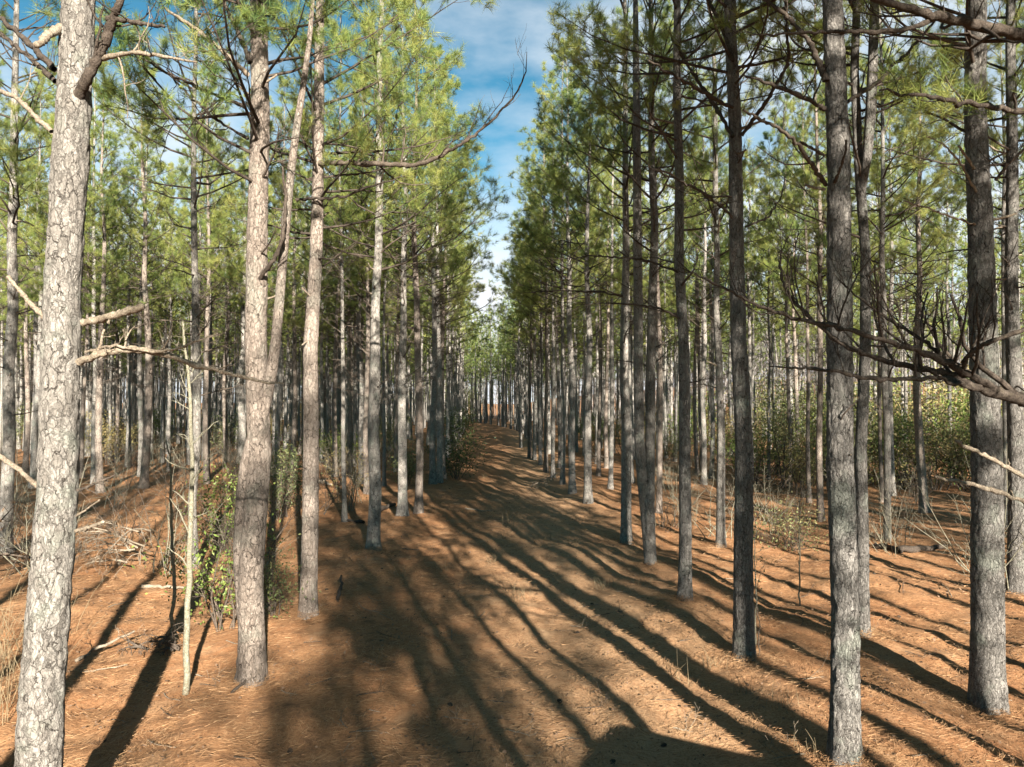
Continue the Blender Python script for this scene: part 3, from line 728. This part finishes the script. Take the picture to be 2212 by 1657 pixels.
for _ in range(150):                                       # the stand also closes the far end of the lane
    y = RNG.uniform(165, 240); x = float(road_x(y)) + RNG.uniform(-24, 34)
    rest.append((x, y))
merged('distant_and_unseen_pines', [{t: 0, c: 2} for t, c in P2], rest, [BARK_FAR, TWIG, NEEDLE, LIMB], RNG)  # also holds the unseen pines added around the camera

young = [(float(road_x(y)) + RNG.uniform(-14, 22), y) for y in RNG.uniform(140, 215, 110)]
young = [(x, y) for x, y in young if y > 170 or abs(x - float(road_x(y))) > 4]
merged('young_pines', [{t: 0, c: 2} for t, c in P2], young, [BARK_FAR, TWIG, NEEDLE, LIMB], RNG, (.30, .62))

# bare hardwoods on the rise behind
def bare_tree(seed):
    rng = np.random.default_rng(seed); b = MB(); H = rng.uniform(11, 17)
    P = limb_path((0, 0, 0), (0, 0, 1), H, rng, 8, .4, .08); b.tube(P, np.linspace(.16, .02, 8), 5)
    for k in range(15):
        p, d = along(P, .25 + .72 * k / 15); a = rng.random() * 6.283
        q = limb_path(p, (math.cos(a), math.sin(a), .9), rng.uniform(2, 5) * (1.1 - k / 22), rng, 5, .5, .14); b.tube(q, np.linspace(.05, .014, 5), 3, cap=False)
        twigs(b, q, .05, rng, 5, 1.7, None, .5, 0, 0, .2, 3)
    return b
BT = [bare_tree(300 + i) for i in range(5)]
spots = []
for _ in range(520):
    y = RNG.uniform(75, 190); x = RNG.uniform(14, 150)
    if x / y < .85 and x > float(road_x(y)) + 22: spots.append((x, y))
for _ in range(140):
    y = RNG.uniform(150, 240); x = RNG.uniform(-190, 60); spots.append((x, y))
merged('bare_woods', [{b: 0} for b in BT], spots, [WOODS], RNG)
# ------------------------------------------------------------------ undergrowth
def leaves(mb, tips, rng, n, ln, w, mat=0, spread=.30):
    P = np.array([t[0] for t in tips]); m = len(P)
    b = P[:, None] + rng.normal(0, spread, (m, n, 3)) * np.array([1, 1, .7])
    d = rng.normal(0, 1, (m, n, 3)) + np.array([0, 0, .1]); d /= np.linalg.norm(d, axis=-1, keepdims=True)
    sd = np.cross(d, rng.normal(0, 1, (m, n, 3))); sd /= np.linalg.norm(sd, axis=-1, keepdims=True)
    L = ln * rng.uniform(.6, 1.2, (m, n, 1))
    V = np.stack([b, b + d * L * .5 + sd * w * .5, b + d * L, b + d * L * .5 - sd * w * .5], 2).reshape(-1, 3)
    mb.add(V, np.arange(len(V)).reshape(-1, 4), None, mat)


def shrub_parts(seed, h, wd, nst, nl, ll, lw, spread=.16, tw=6, lean=.35):
    rng = np.random.default_rng(seed); st = MB(); tips = []
    for k in range(nst):
        a = rng.random() * 6.283
        d = np.array([math.cos(a) * lean * rng.random() * wd / h * 2, math.sin(a) * lean * rng.random() * wd / h * 2, 1])
        P = limb_path((rng.normal(0, .06 * wd), rng.normal(0, .06 * wd), -.08), d, h * rng.uniform(.6, 1.05), rng, 7, .1, .13)
        r = .008 + .006 * h; st.tube(P, np.linspace(r, .003, 7), 5)
        twigs(st, P, r, rng, tw, wd * .5, tips, .25, 1, 0, .15, 3)
    lv = MB(); leaves(lv, tips, rng, nl, ll, lw, 0, spread)
    return st, lv


def shrub(name, px, py, h, wd, label, lmat, seed, nst=7, nl=7, ll=.07, lw=.03, spread=.14, group=None, cat='shrub', smat=None, tw=6, pos=None):
    x, y = pos or foot(px, py)
    root = empty(name, (x, y, gz(x, y))); tag(root, label, cat, group)
    st, lv = shrub_parts(seed, h, wd, nst, nl, ll, lw, spread, tw)
    st.build('stems', smat or TWIG, root)
    if nl: lv.build('foliage', lmat, root, smooth=False)
    return root

shrub('leafy_shrub', 492, 1352, 2.0, 1.3, 'green leafy shrub filling the gap between the pale sapling and the forked trunk', LEAF, 1, 9, 3, .085, .036, .24)
shrub('leafy_shrub', 590, 1330, 1.25, .8, 'small green shrub showing at the other side of the forked trunk', LEAF_MIX, 2, 7, 3, .07, .032, .2)
shrub('leafy_shrub', 470, 1185, 2.1, 1.7, 'yellow-green shrub behind the pale sapling, above the leafy one', LEAF, 3, 8, 5, .09, .04, .22)
shrub('leafy_shrub', 605, 1118, 3.2, 2.4, 'mixed brown and green bush right behind the forked trunk', LEAF_MIX, 4, 10, 8, .09, .045, .22)
shrub('dry_bush', 757, 1104, 2.6, 1.3, 'pale dry bush at the foot of the thin leaning pine', LEAF_DRY, 5, 8, 3, .08, .035, .2, smat=DEAD)
shrub('leafy_shrub', 716, 1010, 2.4, 3.2, 'dark low shrub by the far lit patch of straw', LEAF, 6, 8, 7, .12, .06, .26)
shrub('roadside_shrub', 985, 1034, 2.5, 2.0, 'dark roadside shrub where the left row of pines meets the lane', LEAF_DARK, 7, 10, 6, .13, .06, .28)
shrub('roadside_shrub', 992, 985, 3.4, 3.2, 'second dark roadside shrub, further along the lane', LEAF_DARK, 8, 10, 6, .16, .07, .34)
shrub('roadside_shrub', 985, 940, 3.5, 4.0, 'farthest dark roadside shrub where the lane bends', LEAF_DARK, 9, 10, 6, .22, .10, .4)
shrub('low_shrub', 1700, 1186, .75, 2.6, 'low green shrub behind the two thin right-hand saplings', LEAF_MIX, 10, 16, 2, .08, .035, .26)
shrub('leafy_shrub', 880, 1050, 2.2, 1.6, 'yellow-green bush seen between pale pines of the left row', LEAF_MIX, 11, 7, 7, .10, .05, .22)
shrub('golden_bush', 1735, 1076, 3.2, 2.0, 'golden-brown bush left of the sunlit cracked trunk', LEAF_DRY, 12, 9, 6, .11, .05, .24)
shrub('golden_bush', 1690, 1052, 4.4, 2.4, 'taller golden-brown bush among the thin pines', LEAF_DRY, 13, 9, 6, .12, .05, .28)
shrub('golden_bush', 235, 1002, 3.2, 3.0, 'golden bush lit by the sun deep in the left stand', LEAF_DRY, 14, 9, 6, .14, .06, .3)
shrub('golden_bush', 275, 988, 2.6, 2.6, 'smaller golden bush behind the fallen treetop', LEAF_DRY, 15, 8, 5, .14, .06, .3)

# evergreen thicket beyond the right-hand stand: three models, then copies
tk = []
for i in range(3):
    st, lv = shrub_parts(60 + i, 3.6, 3.2, 10, 6, .15, .06, .36, 7, .5); tk.append((st.mesh('stems', TWIG), lv.mesh('foliage', [(LEAF_MIX, LEAF_DRY, LEAF)[i]], False)))
proto_t = {}
TH = [(975, 897, 2.4), (990, 896, 2.2), (1003, 898, 2.3), (958, 900, 2.2), (1020, 899, 2.4), (984, 892, 2.9), (1010, 893, 2.9), (965, 893, 2.8), (1636, 1046, .9), (1664, 1024, 1.1), (1604, 1008, 1.1), (1790, 1040, 1.0), (1842, 1052, 1.1), (1884, 1046, .95), (1938, 1054, 1.05), (1975, 1040, 1.25), (2024, 1058, 1.05), (2068, 1052, 1.15), (2104, 1064, .95), (2160, 1058, 1.1), (2215, 1066, 1.1), (1860, 1010, 1.5), (1960, 1005, 1.6), (2060, 1008, 1.6), (2150, 1010, 1.7), (2240, 1012, 1.6), (1760, 1000, 1.5), (1700, 985, 1.5), (1560, 1000, .9), (1480, 985, 1.0), (1440, 1002, .7), (1350, 985, .9), (1290, 975, .9), (480, 985, 1.0), (590, 968, 1.0), (150, 985, .9), (830, 985, .9), (665, 940, 1.4), (350, 960, 1.2), (60, 968, 1.1), (1400, 960, 1.4), (1520, 955, 1.6), (1620, 960, 1.8), (1800, 962, 2.0), (1930, 960, 2.1), (2080, 962, 2.1), (2210, 960, 2.1)]
for i, (px, py, s) in enumerate(TH):
    x, y = foot(px, py); k = i % 3
    if k not in proto_t:
        r = empty('thicket_shrub', (0, 0, 0)); ch = [bpy.data.objects.new(n, me) for n, me in zip(('stems', 'foliage'), tk[k])]
        for c in ch: COL.objects.link(c); c.parent = r
        proto_t[k] = (r, ch)
    else:
        r = proto_t[k][0].copy(); COL.objects.link(r)
        for c0 in proto_t[k][1]: c = c0.copy(); COL.objects.link(c); c.parent = r
    r.location = (x, y, gz(x, y)); r.rotation_euler = (0, 0, i * 1.9); r.scale = (s, s, s * (.9 + .2 * ((i * 7) % 5) / 4))
    right = px > 1106
    tag(r, 'evergreen bush in the thicket beyond the right-hand pines, one of many alike' if right else ('bush closing the far end of the lane, one of a few alike' if 950 < px else 'bush in the shade deep in the left-hand stand, one of a few alike'), 'shrub', 'thicket bushes beyond the right-hand pines' if right else ('bushes at the far end of the lane' if 950 < px else 'bushes deep in the left-hand stand'))


def sapling(px_pts, r, label, seed, tw=14, twl=.6, leafy=0, m=None, Z=None):
    rng = np.random.default_rng(seed)
    if Z is None: x, y = foot(*px_pts[0])
    else: x, y = at(px_pts[0][0], px_pts[0][1], Z)[0], Z
    root = empty('sapling', (x, y, gz(x, y))); tag(root, label, 'sapling')
    fp = np.array([at(a, b, y) - np.array(root.location) for a, b in px_pts]); fp[0, 2] = -.06
    tt = np.linspace(0, 1, 22); src = np.linspace(0, 1, len(fp)); P = np.stack([np.interp(tt, src, fp[:, k]) for k in range(3)], 1)
    P[1:-1] = (P[:-2] + 2 * P[1:-1] + P[2:]) / 4; P[:, 1] += np.cumsum(rng.normal(0, .015, 22)); P[1:-1] += rng.normal(0, .008, (20, 3))
    b = MB(); b.tube(P, np.linspace(r, r * .3, 22), 10); tips = []; twigs(b, P, r, rng, tw, twl, tips, .35, 1, 0, .25, 4); b.build('stem', m or SAPBARK, root)
    if leafy: l = MB(); leaves(l, [q for q in tips if rng.random() < .6], rng, leafy, .06, .028, 0, .08); l.build('leaves', LEAF_MIX, root, False)
    return root
sapling([(400, 1505), (404, 1330), (412, 1150), (412, 1000), (411, 880), (402, 790), (394, 690)], .045, 'pale lichen-spotted sapling left of the forked trunk, the taller one', 1, 20, .75)
sapling([(371, 1405), (378, 1270), (368, 1150), (370, 1000), (358, 950)], .034, 'thin sapling just left of the lichen-spotted one', 2, 12, .6)
sapling([(1632, 1400), (1631, 1280), (1628, 1180), (1634, 1085)], .014, 'thin sapling growing against the dark trunk of the track edge', 3, 12, .4, 1)
sapling([(1727, 1312), (1727, 1210), (1726, 1120), (1728, 1080)], .018, 'thin bare sapling in front of the low green shrub', 4, 10, .45, 1)
sapling([(1637, 1420), (1640, 1350), (1632, 1290), (1640, 1230)], .010, 'smallest dry sapling at the foot of the dark trunk', 5, 8, .35, 0, TWIG)


def fallen_top(px, py, seed, label, n, L, m, brown, name='fallen_treetop', cat='dead branches', hz=.9, lo=.2):
    rng = np.random.default_rng(seed); x, y = foot(px, py); root = empty(name, (x, y, gz(x, y))); tag(root, label, cat)
    for k in range(n):
        b = MB(); a = rng.uniform(2.0, 4.4) if k % 3 else rng.random() * 6.283; el = rng.uniform(.1, .9)
        P = limb_path((rng.normal(0, .2), rng.normal(0, .25), lo + rng.random() * hz), (math.cos(a) * math.cos(el), math.sin(a) * math.cos(el) * .6, math.sin(el)), L * rng.uniform(.6, 1.1), rng, 9, -1.2, .16)
        b.tube(P, np.linspace(.024, .005, 9), 6); tips = []; twigs(b, P, .024, rng, 8, L * .5, tips, -.3, 2, 0, .12, 4)
        if brown: needles(b, [t for t in tips if rng.random() < brown], rng, 16, .16, .004, 1, (.1, .5), .1, .9)
        b.build('branch', [m, NEEDLE_BROWN], root)
    return root
fallen_top(300, 1235, 5, 'bleached fallen treetop with hanging brown needles behind the thickest trunk', 9, 2.0, DEAD, .16)
fallen_top(385, 1420, 6, 'small heap of dark dead twigs at the foot of the two pale saplings', 6, .8, TWIG, .05, 'brush_heap', 'brush', .15, .05)
fallen_top(25, 1250, 8, 'tangled grey dead branches left of the thickest trunk', 7, 1.7, TWIG, .1, 'dead_brush')
fallen_top(1180, 1055, 9, 'small tangle of dry twigs among the first pines of the far right row', 4, 1.2, DEAD, 0, 'dead_brush', 'brush', .2)
fallen_top(1300, 1010, 10, 'grey heap of dead branches beyond the shaded grey pine', 6, 2.0, TWIG, .1, 'dead_brush', 'brush', .5)

def weeds(px, py, h, n, label, seed, rad=.4, name='dry_weeds', group=None):
    rng = np.random.default_rng(seed); x, y = foot(px, py); b = MB()
    for k in range(n):
        p = np.array([rng.normal(0, rad), rng.normal(0, rad), -.03]); P = limb_path(p, (rng.normal(0, .25), rng.normal(0, .25), 1), h * rng.uniform(.4, 1.1), rng, 6, -.25, .10)
        b.tube(P, np.linspace(.0045, .0015, 6), 3, cap=False)
        if h > .5: twigs(b, P, .004, rng, 4, h * .22, None, .2, 0, 0, .35, 3)
    o = b.build(name, GRASS); o.location = (x, y, gz(x, y)); tag(o, label, 'weeds' if h > .5 else 'grass tuft', group); return o
weeds(22, 1530, 1.5, 46, 'tall straw-coloured weeds at the picture edge left of the thickest trunk', 1, .35)
weeds(5, 1420, 1.4, 40, 'second clump of tall dry weeds behind the first, at the picture edge', 2, .5)
weeds(1103, 1300, .75, 8, 'lone tall dry weed stalks standing in the middle of the lane', 3, .06)
weeds(1100, 1140, 1.0, 10, 'tall dry stalks in the shaded part of the lane', 4, .15)
weeds(1455, 1470, .5, 14, 'short pale grass tuft where the shadows cross near the dark trunk', 5, .1)
gl = 'small dry grass tuft in the pine straw, one of several alike'
for i, (px, py) in enumerate([(1015, 1250), (960, 1230), (1068, 1215), (1180, 1168), (1310, 1270), (1420, 1185), (1250, 1130), (1530, 1440), (1690, 1530), (1240, 1180), (1130, 1290), (870, 1245), (1600, 1500), (1385, 1262), (1755, 1625), (1085, 1165), (1045, 1030), (1110, 1010), (1065, 985)]):
    weeds(px, py, .32, 16, gl, 20 + i, .09, 'grass_tuft', 'grass tufts on the lane')

bb = []
for i in range(4):
    b = MB(); rng = np.random.default_rng(500 + i)
    for k in range(8):
        P = limb_path((rng.normal(0, .3), rng.normal(0, .15), -.05), (rng.normal(0, .35), rng.normal(0, .35), 1), rng.uniform(1.2, 2.8), rng, 8, 0, .13); b.tube(P, np.linspace(.013, .003, 8), 4)
        twigs(b, P, .012, rng, 9, .8, None, .3, 1, 0, .2, 3)
    bb.append(b.mesh('bare_brush', SAPBARK if i % 2 else TWIG))
nb = 0
while nb < 120:
    y = 14 + 36 * RNG.random() ** .8; x = RNG.uniform(-.75, .75) * y
    if abs(x - float(road_x(y))) < 4.4 or (x > 0 and RNG.random() < .4): continue
    o = bpy.data.objects.new('bare_brush', bb[nb % 4]); COL.objects.link(o); o.location = (x, y, gz(x, y)); o.rotation_euler = (0, 0, RNG.random() * 6.28); o.scale = (RNG.uniform(.6, 1.2),) * 3; nb += 1
    tag(o, 'thin bare understorey bush among the pines left of the lane, one of many alike' if x < 0 else 'thin bare understorey bush among the pines right of the lane, one of many alike', 'bush', 'bare bushes in the left stand' if x < 0 else 'bare bushes in the right stand')

# logs, sticks and cones on the straw
def stick(a, b, r, label, name='fallen_stick', m=None, group=None, cat='stick', lift=.0, tw=0, taper=.6):
    pa, pb = foot(*a), foot(*b); rng = np.random.default_rng(int(a[0] * 3 + b[1]))
    n = 10; tt = np.linspace(0, 1, n)
    xs = pa[0] + (pb[0] - pa[0]) * tt; ys = pa[1] + (pb[1] - pa[1]) * tt
    bow = np.sin(tt * math.pi) * rng.normal(0, .05) * math.hypot(pb[0] - pa[0], pb[1] - pa[1])
    P = np.stack([xs + bow, ys + bow * .5, hgt(xs, ys) + r * .6 + lift * tt + .02], 1); c = P[0].copy(); P -= c
    P[1:-1] += rng.normal(0, r * .35, (n - 2, 3))
    mb = MB(); mb.tube(P, np.linspace(r, r * taper, n) * (1 + rng.normal(0, .07, n)), 8)
    if tw: twigs(mb, P, r, rng, tw, .5, None, .4, 1, 0, .3, 4)
    o = mb.build(name, m or DEAD); o.location = c; tag(o, label, cat, group); return o
stick((163, 1434), (290, 1402), .030, 'pale fallen limb lying out from behind the thickest trunk', 'fallen_limb', tw=4, lift=.25)
stick((172, 1456), (275, 1440), .012, 'thin dark stick just below the pale fallen limb')
stick((500, 1502), (565, 1462), .022, 'short brown stick leaning against the foot of the forked trunk', m=LIMB, lift=.15)
stick((305, 1272), (402, 1275), .045, 'pale log lying behind the two pale saplings', 'log', cat='log')
stick((817, 1112), (853, 1094), .10, 'short thick grey log between two pines of the left row', 'log', LIMB, cat='log')
stick((690, 1043), (716, 1050), .09, 'small whitish log behind the pine with the long bough', 'log', cat='log')
stick((785, 1132), (742, 1124), .06, 'dark log at the foot of the thin leaning pine', 'log', LIMB, cat='log')
stick((1888, 1182), (1948, 1197), .09, 'lichen-grey log right of the curved dark pine', 'log', LIMB, cat='log')
stick((1938, 1196), (2042, 1187), .10, 'long dark log beyond the lichen-grey one', 'log', LIMB, cat='log')
stick((2030, 1262), (2056, 1293), .016, 'pale bent stick left of the stout shaded pine')
stick((1005, 1100), (1060, 1106), .03, 'thin pale limb across the shaded side of the lane', 'fallen_limb')
stick((868, 1188), (905, 1190), .02, 'thin limb in the shade of the left row, beside the lane', 'fallen_limb', LIMB)
stick((730, 1300), (737, 1270), .04, 'broken stump-like stick right of the pine with the long bough', m=LIMB, lift=.2)
sg = 'thin dead twig lying flat on the pine straw, one of many alike'
for i in range(85):
    px, py = RNG.uniform(180, 2180), 1240 + 400 * RNG.random() ** .8; a = RNG.uniform(-.6, .6) if RNG.random() < .6 else RNG.uniform(0, 3); L = RNG.uniform(18, 75)
    stick((px, py), (px + L * math.cos(a), py + L * .45 * math.sin(a)), RNG.uniform(.004, .009), sg, 'fallen_twig', TWIG if i % 2 else DEAD, 'dead twigs on the pine straw', tw=int(RNG.integers(0, 4)))

def cone_mesh():
    b = MB(); n = 9; z = np.linspace(0, .085, n); r = .028 * np.sin(np.linspace(.35, 2.9, n)); b.tube(np.stack([z * 0, z * 0, z], 1), r, 8)
    for k in range(46):
        t = k / 46; a = k * 2.4; rr = .03 * math.sin(.4 + 2.4 * t); zz = .085 * t; c_, s_ = math.cos(a), math.sin(a)
        p = np.array([c_ * rr, s_ * rr, zz]); sd = np.array([-s_, c_, 0]) * .008
        b.add([p - sd, p + sd, p * np.array([1.45, 1.45, 1]) + np.array([0, 0, .012])], None, [[0, 1, 2]])
    return b.mesh('pine_cone', LIMB, False)
cm = cone_mesh()
for i in range(13):
    px, py = RNG.uniform(600, 2150), 1230 + 420 * RNG.random(); x, y = foot(px, py)
    o = bpy.data.objects.new('pine_cone', cm); COL.objects.link(o); o.location = (x, y, gz(x, y) + .02); o.scale = (.85,) * 3; o.rotation_euler = (1.4 + RNG.random() * .4, RNG.random(), RNG.random() * 6)
    tag(o, 'small brown pine cone lying on the straw, one of many alike', 'pine cone', 'pine cones on the straw')

# loose straw on the near floor
def straw():
    n = 170000; y = 5.6 + 30 * RNG.random(n) ** 2.0; x = RNG.uniform(-.82, .82, n) * (y + 1)
    clump = np.sin(x * 2.1 + 1.3 * np.sin(y * 1.7)) * np.sin(y * 2.6 + x)
    a = RNG.random(n) * math.pi * .5 + clump * 1.3; L = RNG.uniform(.07, .20, n); w = .0011 + .00011 * y
    d = np.stack([np.cos(a), np.sin(a), RNG.normal(.02, .10, n)], 1); s_ = np.stack([-np.sin(a), np.cos(a), RNG.normal(0, .5, n)], 1)
    z = hgt(x, y) + RNG.uniform(.005, .05, n) + .02
    near = [(h[0].location.x, h[0].location.y) for h in HERO.values()]; m = 1400 * len(near)
    ii = RNG.integers(len(near), size=m); rr = .10 + .55 * RNG.random(m) ** 1.5; tt = RNG.random(m) * 6.283
    nx = np.array([near[i][0] for i in ii]) + rr * np.cos(tt); ny = np.array([near[i][1] for i in ii]) + rr * np.sin(tt)
    nz = hgt(nx, ny) + .12 * np.exp(-((rr - .1) / .17)) * RNG.random(m) + .03
    x[:m], y[:m], z[:m] = nx, ny, nz; w[:m] = .0022
    c = np.stack([x, y, z], 1)
    V = np.stack([c - d * L[:, None] * .5 - s_ * w[:, None], c - d * L[:, None] * .5 + s_ * w[:, None], c + d * L[:, None] * .5], 1)
    b = MB(); b.add(V.reshape(-1, 3), None, np.arange(3 * n).reshape(-1, 3)); tag(b.build('pine_straw', STRAW, smooth=False), kind='stuff')
straw()


def litter():
    n = 26000; y = 5.8 + 26 * RNG.random(n) ** 1.6; x = RNG.uniform(-.8, .8, n) * (y + 1); a = RNG.random(n) * 6.283
    k = np.sin(x * 1.3 + 2 * np.sin(y * .9)) + np.sin(y * 1.7 - x * .6) > RNG.uniform(-1.4, 1.6, n); x, y, a = x[k], y[k], a[k]; n = len(x)
    L = RNG.uniform(.008, .026, n) * (1 + y * .03); w = L * RNG.uniform(.3, .8, n)
    d = np.stack([np.cos(a), np.sin(a), RNG.normal(0, .25, n)], 1) * L[:, None]; e = np.stack([-np.sin(a), np.cos(a), RNG.normal(0, .35, n)], 1) * w[:, None]
    c = np.stack([x, y, hgt(x, y) + RNG.uniform(.03, .075, n)], 1)
    V = np.stack([c - d, c - e * .8, c + d, c + e], 1); b = MB(); b.add(V.reshape(-1, 3), np.arange(4 * n).reshape(-1, 4)); tag(b.build('bark_litter', LITTER, smooth=False), kind='stuff')
litter()

# ------------------------------------------------------------------ the parked car whose roof throws the big shadow at the bottom edge
def plain(name, col, rough=.4, metal=0.0):
    m, nt, out = mat(name); v = coords(nt); f = noise(nt, v, 3, 3)
    b = principled(nt, out, mixc(nt, ramp(nt, f, [(.4, (0, 0, 0)), (.7, (.3, .3, .3))]), col, tuple(c * .7 for c in col)), rough, spec=.5); b.inputs['Metallic'].default_value = metal
    return m
def car(x, y, rz):
    root = empty('parked_van', (x, y, gz(x, y)), rz); tag(root, 'dark grey van parked on the lane just outside the lower edge of the view', 'van')
    paint = plain('car_paint', (.06, .065, .07), .3); glass = plain('car_glass', (.02, .025, .03), .08); rub = plain('tyre_rubber', (.02, .02, .02), .9); rim = plain('rim_metal', (.5, .5, .5), .3, 1); lampm = plain('tail_lamp', (.35, .02, .02), .25)
    def loft(secs, name, m, bev=.06):
        b = MB(); v = []
        for yy, w, z0, z1 in secs: v += [[-w, yy, z0], [w, yy, z0], [w, yy, z1], [-w, yy, z1]]
        q = [[3, 2, 1, 0]]
        for i in range(len(secs) - 1):
            for j in range(4): q.append([i * 4 + j, i * 4 + (j + 1) % 4, i * 4 + 4 + (j + 1) % 4, i * 4 + 4 + j])
        k = len(secs) * 4 - 4; q.append([k, k + 1, k + 2, k + 3]); b.add(v, q); o = b.build(name, m, root)
        md = o.modifiers.new('b', 'BEVEL'); md.width = bev; md.segments = 3; return o
    loft([(-4.7, .80, .45, .95), (-4.3, .92, .32, 1.10), (-3.6, .94, .30, 1.15), (-.3, .94, .30, 1.2), (0, .90, .42, 1.15)], 'body', paint)
    loft([(-3.75, .84, 1.10, 1.2), (-3.0, .82, 1.10, 1.98), (-.30, .82, 1.10, 2.02), (-.04, .82, 1.10, 1.95)], 'cabin', paint, .06)
    for s in (-1, 1):
        b = MB(); b.add([[s * .845, -3.1, 1.25], [s * .845, -.4, 1.25], [s * .828, -.45, 1.75], [s * .828, -2.8, 1.75]], [[0, 1, 2, 3]]); b.build('window', glass, root)
        b = MB(); b.box((s * .78, .0, .86), (.14, .06, .2)); b.build('tail_lamp', lampm, root)
        for yy in (-.95, -3.75):
            b = MB(); th = np.linspace(0, 2 * math.pi, 25); b.tube([[s * .70, yy, .33], [s * .90, yy, .33]], .33, 24); w = b.build('wheel', rub, root)
            b = MB(); b.tube([[s * .90, yy, .33], [s * .915, yy, .33]], .2, 16); b.build('rim', rim, w)
    b = MB(); b.add([[-.66, -.03, 1.25], [.66, -.03, 1.25], [.66, -.03, 1.75], [-.66, -.03, 1.75]], [[0, 1, 2, 3]]); b.build('rear_window', glass, root)
car(3.75, 3.45, -R(29))

# ------------------------------------------------------------------ sky and sun
ELEV, AZ = R(20.5), R(17.6)                            # low sun behind the camera, a little to its right
SUN = np.array([math.sin(AZ) * math.cos(ELEV), -math.cos(AZ) * math.cos(ELEV), math.sin(ELEV)])
sd = bpy.data.lights.new('sun', 'SUN'); sd.energy = 5.0; sd.angle = R(.53); sd.color = (1, .93, .80)
so = bpy.data.objects.new('sun', sd); COL.objects.link(so); so.rotation_euler = Vector(SUN).to_track_quat('Z', 'Y').to_euler(); so.location = (20, -60, 40)
W = bpy.data.worlds.new('World'); S.world = W; W.use_nodes = True; nt = W.node_tree; nt.nodes.clear()
out = nt.nodes.new('ShaderNodeOutputWorld'); bg = nt.nodes.new('ShaderNodeBackground'); sky = nt.nodes.new('ShaderNodeTexSky')
sky.sky_type = 'NISHITA'; sky.sun_disc = False; sky.sun_elevation = ELEV; sky.sun_rotation = math.atan2(SUN[0], SUN[1]); sky.air_density = .8; sky.dust_density = 0.0; sky.ozone_density = 1.0
tc = nt.nodes.new('ShaderNodeTexCoord'); mp = nt.nodes.new('ShaderNodeMapping'); mp.inputs['Scale'].default_value = (1.6, 1.6, 4.2); mp.inputs['Location'].default_value = (.35, .2, .1); nt.links.new(tc.outputs['Generated'], mp.inputs[0])
sx = nt.nodes.new('ShaderNodeSeparateXYZ'); nt.links.new(tc.outputs['Generated'], sx.inputs[0])
low = N(nt, 'ShaderNodeMapRange'); nt.links.new(sx.outputs[2], low.inputs[0]); low.inputs[1].default_value = .05; low.inputs[2].default_value = .42; low.inputs[3].default_value = .24; low.inputs[4].default_value = -.05
sm = N(nt, 'ShaderNodeMath', operation='ADD'); nt.links.new(noise(nt, mp.outputs[0], 1.7, 7, .55), sm.inputs[0])
ny = N(nt, 'ShaderNodeMath', operation='MULTIPLY_ADD'); nt.links.new(sx.outputs[1], ny.inputs[0]); ny.inputs[1].default_value = .30; nt.links.new(low.outputs[0], ny.inputs[2]); nt.links.new(ny.outputs[0], sm.inputs[1])
cl = ramp(nt, sm.outputs[0], [(.62, (0, 0, 0)), (.98, (1, 1, 1))])   # clouds thicken towards the horizon
bright = mixc(nt, 1.0, sky.outputs[0], (.30, .70, .68), 'MULTIPLY')
cloud = mixc(nt, cl, bright, (4.8, 5.0, 5.2))
nt.links.new(cloud, bg.inputs[0]); bg.inputs[1].default_value = .05; nt.links.new(bg.outputs[0], out.inputs[0])
vs = S.view_settings; vs.view_transform = 'Standard'; vs.look = 'None'; vs.exposure = 2.2; vs.gamma = 1; S.display_settings.display_device = 'sRGB'
S.cycles.max_bounces = 5; S.cycles.diffuse_bounces = 1; S.cycles.transmission_bounces = 3; S.cycles.glossy_bounces = 2
